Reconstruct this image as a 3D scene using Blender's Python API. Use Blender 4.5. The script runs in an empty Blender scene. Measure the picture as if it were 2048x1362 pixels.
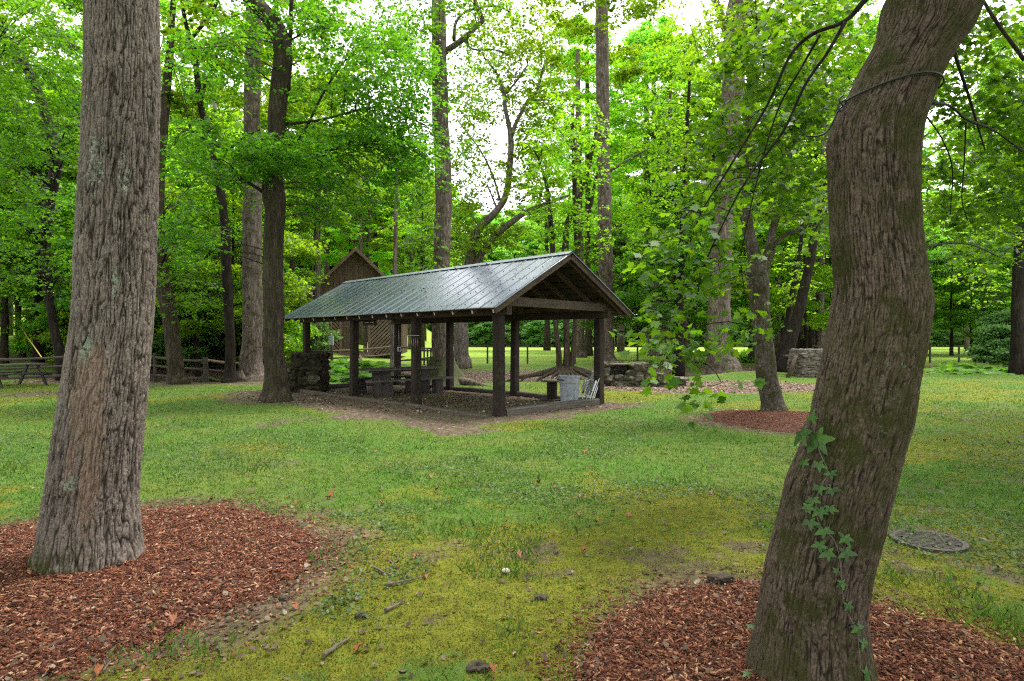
import bpy, math, random
import numpy as np
from mathutils import Vector, Matrix
R = np.random.RandomState
random.seed(7)
C = bpy.context.scene.collection
F, V0, EYE = 1223.0, 676.0, 1.6

# ------------------------------------------------------------------ helpers
def P(u, v, Y):
    return np.array([(u - 1024) / F * Y, Y, EYE - (v - V0) / F * Y])

def sstep(a, b, x):
    t = np.clip((x - a) / (b - a), 0, 1)
    return t * t * (3 - 2 * t)

def h3(i, j, k, s=0):
    n = (i * 374761393 + j * 668265263 + k * 2147483647 + s * 974634777) & 0xffffffff
    n = ((n ^ (n >> 13)) * 1274126177) & 0xffffffff
    n = ((n ^ (n >> 16)) * 2246822519) & 0xffffffff
    return ((n ^ (n >> 15)) & 0xffffff) / float(0xffffff)

def vnoise(x, y, z=None, s=0):
    x = np.asarray(x, float); y = np.asarray(y, float)
    z = np.zeros_like(x) if z is None else np.asarray(z, float)
    xi = np.floor(x).astype(np.int64); yi = np.floor(y).astype(np.int64); zi = np.floor(z).astype(np.int64)
    fx, fy, fz = x - xi, y - yi, z - zi
    fx, fy, fz = [t * t * (3 - 2 * t) for t in (fx, fy, fz)]
    r = 0
    for a in (0, 1):
        for b in (0, 1):
            for c in (0, 1):
                w = (fx if a else 1 - fx) * (fy if b else 1 - fy) * (fz if c else 1 - fz)
                r = r + w * h3(xi + a, yi + b, zi + c, s)
    return r

def fbm(x, y, z=None, s=0, o=4):
    r, a, t = 0, .5, 0
    for k in range(o):
        r = r + a * vnoise(x * 2 ** k, y * 2 ** k, None if z is None else z * 2 ** k, s + k); t += a; a *= .5
    return r / t

def mesh_np(name, V, Fa, smooth=False, col=None):
    me = bpy.data.meshes.new(name)
    V = np.ascontiguousarray(V, np.float32); Fa = np.asarray(Fa)
    m, k = Fa.shape
    me.vertices.add(len(V)); me.vertices.foreach_set('co', V.ravel())
    me.loops.add(m * k); me.loops.foreach_set('vertex_index', Fa.astype(np.int32).ravel())
    me.polygons.add(m); me.polygons.foreach_set('loop_start', np.arange(0, m * k, k, dtype=np.int32))
    me.update(calc_edges=True)
    if smooth: me.polygons.foreach_set('use_smooth', np.ones(m, bool))
    if col is not None:
        ca = me.color_attributes.new('mask', 'FLOAT_COLOR', 'POINT')
        c4 = np.ones((len(V), 4), np.float32); c4[:, :col.shape[1]] = col
        ca.data.foreach_set('color', c4.ravel())
    me.update()
    return me

def link(name, me, mat, parent=None):
    o = bpy.data.objects.new(name, me); C.objects.link(o)
    if mat is not None and not me.materials: me.materials.append(mat)
    if parent is not None: o.parent = parent
    return o

def tag(o, label=None, cat=None, group=None, kind=None):
    if label: o['label'] = label
    if cat: o['category'] = cat
    if group: o['group'] = group
    if kind: o['kind'] = kind
    return o

def empty(name, loc, label, cat, group=None, rz=0):
    o = bpy.data.objects.new(name, None); C.objects.link(o)
    o.location = loc; o.rotation_euler = (0, 0, rz); o.empty_display_size = .1
    return tag(o, label, cat, group)

def copy_tree(o, parent=None):
    c = o.copy(); C.objects.link(c)
    if parent is not None: c.parent = parent
    for ch in list(o.children): copy_tree(ch, c)
    return c

class MB:
    """collects shapes; build() links them as one mesh object"""
    def __init__(s): s.v = []; s.f = []; s.sm = []
    def add(s, V, Fc, sm=False):
        n = len(s.v); s.v += [tuple(p) for p in V]
        s.f += [tuple(i + n for i in f) for f in Fc]; s.sm += [sm] * len(Fc)
        return s
    def box(s, lo, hi, M=None, taper=0):
        x0, y0, z0 = lo; x1, y1, z1 = hi; t = taper
        V = [(x0, y0, z0), (x1, y0, z0), (x1, y1, z0), (x0, y1, z0), (x0 + t, y0 + t, z1), (x1 - t, y0 + t, z1), (x1 - t, y1 - t, z1), (x0 + t, y1 - t, z1)]
        if M is not None: V = [tuple(M @ Vector(p)) for p in V]
        return s.add(V, [(0, 3, 2, 1), (4, 5, 6, 7), (0, 1, 5, 4), (1, 2, 6, 5), (2, 3, 7, 6), (3, 0, 4, 7)])
    def beam(s, p, q, w, h, up=(0, 0, 1), ch=0.0):
        p, q = Vector(p), Vector(q); d = (q - p).normalized(); u = Vector(up)
        sd = d.cross(u).normalized(); u = sd.cross(d).normalized()
        c = min(w, h) * ch
        if c > 0:
            pr = [(-w/2+c, -h/2), (w/2-c, -h/2), (w/2, -h/2+c), (w/2, h/2-c), (w/2-c, h/2), (-w/2+c, h/2), (-w/2, h/2-c), (-w/2, -h/2+c)]
        else: pr = [(-w/2, -h/2), (w/2, -h/2), (w/2, h/2), (-w/2, h/2)]
        n = len(pr)
        V = [e + sd * a + u * b for e in (p, q) for a, b in pr]
        Fc = [(i, (i + 1) % n, (i + 1) % n + n, i + n) for i in range(n)] + [tuple(range(n))[::-1], tuple(range(n, 2 * n))]
        return s.add(V, Fc)
    def tube(s, pts, rad, seg=8, cap=True, jit=0, sd=0, sm=True):
        V, Fc = tube_geo(pts, rad, seg, jit, sd)
        n = len(pts)
        s.add(V, Fc, sm)
        if cap:
            b = len(s.v) - n * seg
            s.f += [tuple(b + i for i in range(seg))[::-1], tuple(b + (n - 1) * seg + i for i in range(seg))]; s.sm += [False, False]
        return s
    def lathe(s, c, prof, seg=24, cap=True):
        c = np.array(c, float)
        V = [(c[0] + r * math.cos(6.28318 * i / seg), c[1] + r * math.sin(6.28318 * i / seg), c[2] + z) for r, z in prof for i in range(seg)]
        n = len(prof)
        Fc = [(j * seg + i, j * seg + (i + 1) % seg, (j + 1) * seg + (i + 1) % seg, (j + 1) * seg + i) for j in range(n - 1) for i in range(seg)]
        if cap: Fc += [tuple(range(seg))[::-1], tuple((n - 1) * seg + i for i in range(seg))]
        return s.add(V, Fc, False)
    def build(s, name, mat, parent=None, local=True):
        me = bpy.data.meshes.new(name)
        v = np.array(s.v, float)
        if parent is not None and local == 'world': v = v - np.array(parent.location)
        me.from_pydata([tuple(p) for p in v], [], s.f)
        me.polygons.foreach_set('use_smooth', s.sm); me.update()
        return link(name, me, mat, parent)

def tube_geo(pts, rad, seg=8, jit=0, sd=0):
    pts = np.array(pts, float); rad = np.array(rad, float); n = len(pts)
    T = np.gradient(pts, axis=0); T /= np.linalg.norm(T, axis=1)[:, None] + 1e-9
    ref = np.array([0, 1, 0.]) if abs(T[0][1]) < .9 else np.array([1., 0, 0])
    V = []
    a = np.arange(seg) * 2 * np.pi / seg
    for i in range(n):
        x = np.cross(ref, T[i]); x /= np.linalg.norm(x) + 1e-9; y = np.cross(T[i], x); ref = y
        r = rad[i] * np.ones(seg)
        if jit: r = r * (1 + jit * (vnoise(np.cos(a) * 1.5 + sd, np.sin(a) * 1.5, np.full(seg, i * .35)) - .5) * 2)
        V.append(pts[i] + np.outer(r * np.cos(a), x) + np.outer(r * np.sin(a), y))
    V = np.concatenate(V)
    Fc = [(j * seg + i, j * seg + (i + 1) % seg, (j + 1) * seg + (i + 1) % seg, (j + 1) * seg + i) for j in range(n - 1) for i in range(seg)]
    return V, Fc

def spline(K, n):
    """Catmull-Rom through the rows of K"""
    K = np.array(K, float)
    if len(K) < 3: return K[0] + (K[-1] - K[0]) * np.linspace(0, 1, n)[:, None]
    k = np.vstack([2 * K[0] - K[1], K, 2 * K[-1] - K[-2]])
    out = []
    for t in np.linspace(0, len(K) - 1 - 1e-6, n):
        i = int(t); f = t - i; a, b, c, d = k[i:i + 4]
        out.append(.5 * ((2 * b) + (c - a) * f + (2 * a - 5 * b + 4 * c - d) * f * f + (3 * b - a - 3 * c + d) * f ** 3))
    return np.array(out)

# ------------------------------------------------------------------ terrain
def creek(x, y):
    yn = 22 + np.minimum(5, .45 * np.maximum(x - 1, 0)) + .5 * np.sin(x * .5) 
    t = y - yn
    d = sstep(0, 2.4, t) * (1 - sstep(4.5, 14, t))
    return d * sstep(-22, -15, x), t
def gz(x, y):
    x = np.asarray(x, float); y = np.asarray(y, float)
    d, t = creek(x, y)
    z = -.75 * d
    w = 1 - sstep(-21, -8, x)
    z = z + w * .07 * np.clip(y - 26, 0, 80)
    z = z + (fbm(x * .35, y * .35, s=3, o=3) - .5) * .07 * sstep(3, 9, y)
    z = z + sstep(118, 175, y) * 7
    z = z + .25 * np.exp(-((x - 9.5) ** 2 + (y - 26.5) ** 2) / 5)
    z = z + (.06 + .12 * fbm(x * 1.1, y * 1.1, s=9)) * sstep(.1, .6, d)
    return z
def gzs(x, y): return float(gz(np.array([x]), np.array([y]))[0])
PO = np.array([-.274, 12.46]); PA = np.array([-.7214 * 0 - math.cos(.8059), math.sin(.8059)]); PB = np.array([math.sin(.8059), math.cos(.8059)])
def pav(a, b, z=0.0):
    q = PO + a * PA + b * PB
    return Vector((q[0], q[1], z))
def m_soil(x, y):
    rx, ry = x - PO[0], y - PO[1]
    a = rx * PA[0] + ry * PA[1]; b = rx * PB[0] + ry * PB[1]
    n = (fbm(x * .9, y * .9, s=21) - .5) * 2.2
    d = np.maximum(np.abs(a - 4.5) - 5.6, np.abs(b - .95) - 3.05) + n
    m = 1 - sstep(-.25, .35, d)
    m = m * .9
    for cx, cy, r in ((-6.2, 16.1, 1.5), (-9.8, 23, 2.2), (-11.6, 21.5, 1.3), (1.42, 2.85, 1.32), (-2.98, 4.2, 1.95), (5.3, 11.8, 2.0), (-13.5, 17.5, 1.0)):
        m = np.maximum(m, .72 * (1 - sstep(-.55, .45, np.hypot(x - cx, y - cy) - r + n * .4)))
    return m
def m_litter(x, y):
    d, t = creek(x, y)
    n = (fbm(x * .8, y * .8, s=31) - .5) * 2
    m = sstep(.12, .3, d + n * .08) * (1 - sstep(10, 13, t + n))
    e = ((x - 6.5) / 4.2) ** 2 + ((y - 20.3) / 2.6) ** 2
    m = np.maximum(m, (1 - sstep(.8, 1.15, e + n * .3)))
    return m
def m_moss(x, y):
    n = fbm(x * .55 + 5, y * .55, s=41)
    c = .24 * np.exp(-(((x - .3) / 2.6) ** 2 + ((y - 4.2) / 2.2) ** 2)) + .06 * np.exp(-(((x - 5) / 3) ** 2 + ((y - 8) / 3) ** 2))
    belt = .2 * np.exp(-((y - 9 + x * .15) / 2.6) ** 2)
    n = n + .34 * (fbm(x * 3.1, y * 3.1, s=43) - .5) + .22 * (fbm(x * 9, y * 9, s=44, o=3) - .5)
    return .15 + .8 * sstep(.40, .66, n + c - belt + .01)
def m_bare(x, y):
    n = .5 + .75 * (fbm(x * .9, y * .9 + 9, s=58) - .5) + .5 * (fbm(x * 4, y * 4, s=52) - .5)
    near = .05 * (1 - sstep(4.5, 8, y)) - .12 * sstep(13, 20, y) - .1 * np.exp(-((y - 9) / 2.2) ** 2)
    n = n + .42 * (fbm(x * 7, y * 7, s=53, o=3) - .5) + .2 * (fbm(x * 2.4, y * 2.4, s=54) - .5)
    return .7 * sstep(.55, .82, n + near - .03)

# ------------------------------------------------------------------ materials
def newmat(name):
    m = bpy.data.materials.new(name); m.use_nodes = True
    nt = m.node_tree; nt.nodes.clear()
    return m, nt, nt.nodes, nt.links
def node(nt, t, **kw):
    n = nt.nodes.new(t)
    for k, v in kw.items():
        if k in ('operation', 'blend_type', 'data_type', 'feature', 'distance', 'attribute_name', 'noise_dimensions', 'normalize', 'bands_direction', 'wave_type'): setattr(n, k, v)
        else: n.inputs[k.replace('_', ' ')].default_value = v
    return n
def ramp(nt, fac, stops):
    r = nt.nodes.new('ShaderNodeValToRGB'); e = r.color_ramp.elements
    while len(e) > 1: e.remove(e[0])
    e[0].position = stops[0][0]; e[0].color = (*stops[0][1], 1)
    for p, c in stops[1:]:
        q = e.new(p); q.color = (*c, 1)
    nt.links.new(fac, r.inputs[0]); return r.outputs[0]
def mixc(nt, fac, a, b, bt='MIX'):
    m = nt.nodes.new('ShaderNodeMix'); m.data_type = 'RGBA'; m.blend_type = bt
    for s, val in ((0, fac), (6, a), (7, b)):
        if hasattr(val, 'links') or isinstance(val, bpy.types.NodeSocket): nt.links.new(val, m.inputs[s])
        elif isinstance(val, (int, float)): m.inputs[s].default_value = val
        else: m.inputs[s].default_value = (*val, 1)
    return m.outputs[2]
def math_(nt, op, a, b=0.0, c=None):
    m = nt.nodes.new('ShaderNodeMath'); m.operation = op
    for i, val in enumerate((a, b) if c is None else (a, b, c)):
        if isinstance(val, (int, float)): m.inputs[i].default_value = val
        else: nt.links.new(val, m.inputs[i])
    return m.outputs[0]
def coords(nt, kind='Object', scale=(1, 1, 1), loc=(0, 0, 0)):
    tc = nt.nodes.new('ShaderNodeTexCoord'); mp = nt.nodes.new('ShaderNodeMapping')
    mp.inputs['Scale'].default_value = scale; mp.inputs['Location'].default_value = loc
    if kind == 'Position':
        g = nt.nodes.new('ShaderNodeNewGeometry'); nt.links.new(g.outputs['Position'], mp.inputs[0])
    else: nt.links.new(tc.outputs[kind], mp.inputs[0])
    return mp.outputs[0]
def noise(nt, vec, scale, detail=4, rough=.55, dist=0):
    n = nt.nodes.new('ShaderNodeTexNoise'); n.inputs['Scale'].default_value = scale; n.inputs['Detail'].default_value = detail
    n.inputs['Roughness'].default_value = rough; n.inputs['Distortion'].default_value = dist
    nt.links.new(vec, n.inputs['Vector']); return n.outputs[0]
def finish(m, nt, col, rough=.8, bump=None, bstr=.3, bdist=.02, metallic=0, spec=.3, extra=None):
    b = nt.nodes.new('ShaderNodeBsdfPrincipled'); o = nt.nodes.new('ShaderNodeOutputMaterial')
    for key, val in (('Base Color', col), ('Roughness', rough), ('Metallic', metallic), ('Specular IOR Level', spec)):
        if isinstance(val, bpy.types.NodeSocket): nt.links.new(val, b.inputs[key])
        elif isinstance(val, tuple): b.inputs[key].default_value = (*val, 1)
        else: b.inputs[key].default_value = val
    if bump is not None:
        bp = nt.nodes.new('ShaderNodeBump'); bp.inputs['Strength'].default_value = bstr; bp.inputs['Distance'].default_value = bdist
        nt.links.new(bump, bp.inputs['Height']); nt.links.new(bp.outputs[0], b.inputs['Normal'])
    nt.links.new(b.outputs[0], o.inputs[0]); return m

def bark_mat(name, light, dark, moss=0.0, lichen=0.0, scale=22, bd=.03, vs=.14, warm=0.0, furrow=False):
    m, nt, N, L = newmat(name)
    v = coords(nt, 'Object', (1, 1, vs)); v1 = coords(nt, 'Object')
    wn = nt.nodes.new('ShaderNodeTexNoise'); wn.inputs['Scale'].default_value = 6; L.new(v, wn.inputs['Vector'])
    ad = nt.nodes.new('ShaderNodeVectorMath'); ad.operation = 'MULTIPLY_ADD'; L.new(wn.outputs[1], ad.inputs[0]); ad.inputs[1].default_value = (.09, .09, .09); L.new(v, ad.inputs[2])
    vo = nt.nodes.new('ShaderNodeTexVoronoi'); vo.feature = 'DISTANCE_TO_EDGE'; vo.inputs['Scale'].default_value = scale; L.new(ad.outputs[0], vo.inputs['Vector'])
    def crack(sc_, k):
        n_ = nt.nodes.new('ShaderNodeTexNoise'); n_.inputs['Scale'].default_value = sc_; n_.inputs['Detail'].default_value = 2.5; n_.inputs['Roughness'].default_value = .5
        L.new(ad.outputs[0], n_.inputs['Vector']); return math_(nt, 'MINIMUM', math_(nt, 'MULTIPLY', math_(nt, 'ABSOLUTE', math_(nt, 'SUBTRACT', n_.outputs[0], .5)), k), .3)
    edge = math_(nt, 'MINIMUM', crack(scale * .55, 2.6), math_(nt, 'ADD', crack(scale * 1.3, 2.2), .06))
    if furrow: edge = math_(nt, 'MULTIPLY_ADD', edge, .35, .17)
    fine = noise(nt, v1, 45, 5, .65); big = noise(nt, v1, 1.6, 4, .6)
    t = math_(nt, 'MULTIPLY_ADD', edge, 1.9, math_(nt, 'MULTIPLY', fine, .55))
    c = ramp(nt, t, [(.12, tuple(x * .45 for x in dark)), (.34, dark), (.62, tuple((a + b) / 2 for a, b in zip(light, dark))), (.95, light)])
    bigc = ramp(nt, big, [(.3, (.72, .7, .68)), (.7, (1.2, 1.17, 1.15))])
    c = mixc(nt, 1.0, c, bigc, 'MULTIPLY')
    if furrow:
        at = nt.nodes.new('ShaderNodeAttribute'); at.attribute_name = 'mask'
        sp = nt.nodes.new('ShaderNodeSeparateColor'); L.new(at.outputs[0], sp.inputs[0])
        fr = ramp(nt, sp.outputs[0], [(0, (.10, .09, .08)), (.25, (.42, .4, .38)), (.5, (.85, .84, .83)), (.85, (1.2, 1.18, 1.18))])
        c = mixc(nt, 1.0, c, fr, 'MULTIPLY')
        c = mixc(nt, 1.0, c, ramp(nt, noise(nt, v1, 70, 5, .7), [(.35, (.6, .59, .58)), (.65, (1.4, 1.38, 1.36))]), 'MULTIPLY')
        pk = math_(nt, 'MINIMUM', math_(nt, 'MAXIMUM', math_(nt, 'MULTIPLY_ADD', sp.outputs[1], 1.6, math_(nt, 'MULTIPLY_ADD', noise(nt, v1, 16, 6, .7), 4.0, -2.7)), 0), 1)
        c = mixc(nt, math_(nt, 'MULTIPLY', pk, .42), c, mixc(nt, fine, (.17, .10, .07), (.40, .27, .20)))
        lp = math_(nt, 'MULTIPLY', math_(nt, 'MULTIPLY', math_(nt, 'GREATER_THAN', math_(nt, 'ADD', sp.outputs[2], math_(nt, 'MULTIPLY_ADD', noise(nt, v1, 30, 7, .75), 5.0, -2.5)), .95), math_(nt, 'GREATER_THAN', sp.outputs[2], .04)), .75)
        c = mixc(nt, lp, c, mixc(nt, fine, (.14, .2, .14), (.36, .42, .33)))
    if moss:
        mn = noise(nt, v1, 4.5, 6, .7); mf = noise(nt, v1, 60, 3, .6)
        mm = math_(nt, 'MULTIPLY', ramp(nt, math_(nt, 'MULTIPLY_ADD', mf, .18, mn), [(.62 - moss * .17, (0, 0, 0)), (.72 - moss * .14, (1, 1, 1))]), .85)
        c = mixc(nt, mm, c, mixc(nt, mf, (.012, .013, .005), (.05, .05, .012)))
    if lichen:
        ln = noise(nt, v1, 11, 5, .7)
        c = mixc(nt, ramp(nt, ln, [(.7 - lichen * .1, (0, 0, 0)), (.74 - lichen * .1, (.8, .8, .8))]), c, (.24, .30, .24))
    h = math_(nt, 'MULTIPLY_ADD', fine, .12, edge)
    return finish(m, nt, c, .92, h, .9, bd, spec=.15)

def leaf_mat(name, cols, trans, tfac=.5, gloss=.45):
    m, nt, N, L = newmat(name)
    g = nt.nodes.new('ShaderNodeNewGeometry')
    c = ramp(nt, g.outputs['Random Per Island'], [(i / (len(cols) - 1), k) for i, k in enumerate(cols)])
    oi = nt.nodes.new('ShaderNodeObjectInfo')
    hv = nt.nodes.new('ShaderNodeHueSaturation'); L.new(c, hv.inputs['Color'])
    L.new(math_(nt, 'MULTIPLY_ADD', oi.outputs['Random'], .03, .481), hv.inputs['Hue'])
    L.new(math_(nt, 'MULTIPLY_ADD', oi.outputs['Random'], .5, .75), hv.inputs['Value'])
    tcol = mixc(nt, 1.0, hv.outputs[0], trans, 'MULTIPLY')
    b = nt.nodes.new('ShaderNodeBsdfPrincipled'); L.new(hv.outputs[0], b.inputs['Base Color']); b.inputs['Roughness'].default_value = gloss; b.inputs['Specular IOR Level'].default_value = .35
    t = nt.nodes.new('ShaderNodeBsdfTranslucent'); L.new(tcol, t.inputs[0])
    mx = nt.nodes.new('ShaderNodeMixShader'); mx.inputs[0].default_value = tfac
    L.new(b.outputs[0], mx.inputs[1]); L.new(t.outputs[0], mx.inputs[2])
    o = nt.nodes.new('ShaderNodeOutputMaterial'); L.new(mx.outputs[0], o.inputs[0])
    return m

def island_mat(name, stops, rough=.9, jitter=None):
    m, nt, N, L = newmat(name)
    g = nt.nodes.new('ShaderNodeNewGeometry')
    c = ramp(nt, g.outputs['Random Per Island'], stops)
    n = noise(nt, coords(nt, 'Object'), 120, 3)
    c = mixc(nt, 1.0, c, ramp(nt, n, [(.3, (.7, .7, .7)), (.7, (1.25, 1.25, 1.25))]), 'MULTIPLY')
    return finish(m, nt, c, rough, n, .2, .004, spec=.2)

def wood_mat(name, light, dark, axis='z', sc=1.0, rough=.85, moss=0.0):
    m, nt, N, L = newmat(name)
    s = {'x': (.8, 14, 14), 'y': (14, .8, 14), 'z': (14, 14, .8)}[axis]
    v = coords(nt, 'Object', tuple(k * sc for k in s)); v1 = coords(nt, 'Object')
    n = noise(nt, v, 2.2, 6, .6, .6); b = noise(nt, v1, 2.5, 4)
    c = ramp(nt, math_(nt, 'MULTIPLY_ADD', b, .35, math_(nt, 'MULTIPLY', n, .7)), [(.32, dark), (.7, light)])
    if moss:
        mm = ramp(nt, noise(nt, v1, 7, 5, .7), [(.6 - moss * .15, (0, 0, 0)), (.7 - moss * .1, (.8, .8, .8))])
        c = mixc(nt, mm, c, (.045, .055, .02))
    return finish(m, nt, c, rough, n, .5, .012, spec=.25)

def plain_mat(name, col, rough=.6, metallic=0, var=.25, sc=8, spec=.4, bump=0.0):
    m, nt, N, L = newmat(name)
    n = noise(nt, coords(nt, 'Object'), sc, 5, .65)
    c = mixc(nt, 1.0, col, ramp(nt, n, [(.3, (1 - var,) * 3), (.7, (1 + var,) * 3)]), 'MULTIPLY')
    return finish(m, nt, c, rough, n if bump else None, bump, .01, metallic, spec)

M = {}
M['bark_big'] = bark_mat('bark_big', (.19, .163, .153), (.09, .074, .067), scale=34, bd=.006, vs=.10, furrow=True)
M['bark_crook'] = bark_mat('bark_crook', (.115, .088, .072), (.045, .034, .027), moss=.2, scale=44, bd=.006, vs=.13, furrow=True)
M['bark_grey'] = bark_mat('bark_grey', (.21, .18, .165), (.075, .06, .053), lichen=.2, scale=14, bd=.03, vs=.12)
M['bark_brown'] = bark_mat('bark_brown', (.085, .066, .052), (.026, .02, .016), moss=.15, scale=16, bd=.03, vs=.14)
M['bark_dark'] = bark_mat('bark_dark', (.036, .028, .022), (.011, .009, .007), scale=14, bd=.03, vs=.14)
M['bark_moss'] = bark_mat('bark_moss', (.14, .12, .105), (.05, .04, .034), moss=.3, lichen=.35, scale=26, bd=.02, vs=.3)
M['bark_tulip'] = bark_mat('bark_tulip', (.215, .175, .155), (.075, .058, .05), moss=.12, scale=17, bd=.03, vs=.13)
M['leaf_dark'] = leaf_mat('leaf_dark', [(.035, .10, .012), (.055, .14, .014), (.075, .17, .016), (.045, .12, .02)], (2.6, 2.6, .7), .55, .42)
M['leaf_bright'] = leaf_mat('leaf_bright', [(.085, .19, .012), (.115, .24, .014), (.15, .28, .016), (.07, .16, .016)], (2.5, 2.4, .7), .62, .45)
M['leaf_near'] = leaf_mat('leaf_near', [(.032, .075, .009), (.05, .11, .011), (.085, .15, .012), (.028, .065, .014)], (2.8, 2.5, .5), .55, .45)
M['leaf_far'] = leaf_mat('leaf_far', [(.14, .27, .05), (.17, .33, .055), (.2, .37, .06), (.12, .25, .065)], (2.2, 2.2, .9), .6, .55)  # greens lifted, light and haze over the far wood put into the colour
M['leaf_shrub'] = leaf_mat('leaf_shrub', [(.07, .15, .04), (.09, .19, .05), (.12, .23, .065), (.08, .17, .055)], (1.7, 1.8, .9), .45, .4)  # lightened as well, the colour carries brightness of the distant undergrowth
M['leaf_fern'] = leaf_mat('leaf_fern', [(.06, .15, .016), (.085, .2, .02), (.12, .25, .025)], (1.8, 1.8, .8), .5, .5)
# ------------------------------------------------------------------ ground
def ground_material():
    m, nt, N, L = newmat('ground')
    at = nt.nodes.new('ShaderNodeAttribute'); at.attribute_name = 'mask'
    sp = nt.nodes.new('ShaderNodeSeparateColor'); L.new(at.outputs[0], sp.inputs[0])
    v = coords(nt, 'Object')
    f = noise(nt, v, 95, 5, .7); md = noise(nt, v, 9, 5, .65); bg = noise(nt, v, .5, 4, .6); vf = noise(nt, v, 260, 3, .6)
    g1 = ramp(nt, math_(nt, 'MULTIPLY_ADD', f, .7, math_(nt, 'MULTIPLY', md, .35)), [(.35, (.032, .06, .011)), (.55, (.07, .14, .02)), (.75, (.13, .215, .038))])
    g2 = ramp(nt, math_(nt, 'MULTIPLY_ADD', f, .7, math_(nt, 'MULTIPLY', md, .35)), [(.35, (.05, .06, .016)), (.55, (.11, .14, .028)), (.75, (.18, .2, .05))])
    grass = mixc(nt, ramp(nt, bg, [(.42, (0, 0, 0)), (.62, (1, 1, 1))]), g1, g2)
    moss = ramp(nt, math_(nt, 'MULTIPLY_ADD', f, .6, math_(nt, 'MULTIPLY', md, .4)), [(.33, (.045, .05, .008)), (.48, (.12, .125, .014)), (.70, (.25, .25, .03))])
    soil = ramp(nt, math_(nt, 'MULTIPLY_ADD', vf, .5, math_(nt, 'MULTIPLY', md, .5)), [(.35, (.05, .036, .026)), (.55, (.12, .088, .065)), (.72, (.23, .175, .135))])
    lv = nt.nodes.new('ShaderNodeTexVoronoi'); lv.inputs['Scale'].default_value = 16; L.new(v, lv.inputs['Vector'])
    ls = nt.nodes.new('ShaderNodeSeparateColor'); L.new(lv.outputs['Color'], ls.inputs[0])
    lit = ramp(nt, ls.outputs[0], [(0, (.04, .026, .02)), (.4, (.10, .066, .05)), (.75, (.17, .12, .09)), (1, (.28, .21, .165))])
    st = noise(nt, v, 34, 5, .75); s2 = noise(nt, v, 13, 5, .7)
    bn = math_(nt, 'ADD', at.outputs['Alpha'], math_(nt, 'MULTIPLY_ADD', st, 2.6, -1.25))
    mn = math_(nt, 'ADD', sp.outputs[2], math_(nt, 'MULTIPLY_ADD', s2, 2.4, -1.25))
    px = nt.nodes.new('ShaderNodeSeparateXYZ'); L.new(v, px.inputs[0])
    mown_lit = nt.nodes.new('ShaderNodeMapRange'); L.new(px.outputs[1], mown_lit.inputs[0]); mown_lit.inputs[1].default_value = 36; mown_lit.inputs[2].default_value = 46
    mg = ramp(nt, math_(nt, 'MULTIPLY_ADD', md, .5, math_(nt, 'MULTIPLY', bg, .5)), [(.35, (.17, .26, .035)), (.65, (.27, .38, .06))])  # mown green lightened, the open lawn's brightness is put into the colour
    grass = mixc(nt, mown_lit.outputs[0], grass, mg)
    c = mixc(nt, ramp(nt, mn, [(.3, (0, 0, 0)), (.65, (1, 1, 1))]), grass, moss)
    c = mixc(nt, ramp(nt, bn, [(.35, (0, 0, 0)), (.65, (.9, .9, .9))]), c, soil)
    sn = math_(nt, 'ADD', sp.outputs[0], math_(nt, 'MULTIPLY_ADD', st, 2.0, -1.0))
    c = mixc(nt, ramp(nt, sn, [(.35, (0, 0, 0)), (.65, (1, 1, 1))]), c, mixc(nt, ramp(nt, md, [(.45, (0, 0, 0)), (.6, (.8, .8, .8))]), soil, lit))
    c = mixc(nt, sp.outputs[1], c, lit)
    h = math_(nt, 'MULTIPLY_ADD', f, .5, md)
    return finish(m, nt, c, .95, h, .8, .03, spec=.12)
M['ground'] = ground_material()
nx, ny = 760, 620
sx = np.linspace(-1, 1, nx); sx = .35 * sx + .65 * sx ** 3
yy = np.concatenate([np.linspace(-34, -.6, 30), 7.0 * (np.exp(np.linspace(0, math.log(430 / 7.0 + 1), ny - 30)) - 1)])
Yg, Sg = np.meshgrid(yy, sx, indexing='ij'); Xg = Sg * (np.maximum(Yg, 0) + 26) * 2.0
xs, ys = Xg.ravel(), Yg.ravel()
zs = gz(xs, ys)
idx = np.arange(nx * ny).reshape(ny, nx)
Fg = np.stack([idx[:-1, :-1], idx[:-1, 1:], idx[1:, 1:], idx[1:, :-1]], -1).reshape(-1, 4)
cm = np.stack([m_soil(xs, ys), m_litter(xs, ys), m_moss(xs, ys) * (1 - sstep(18, 30, ys)), m_bare(xs, ys)], 1)
ground = link('ground', mesh_np('ground', np.stack([xs, ys, zs], 1), Fg, True, cm), M['ground'])
tag(ground, kind='structure')

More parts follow.
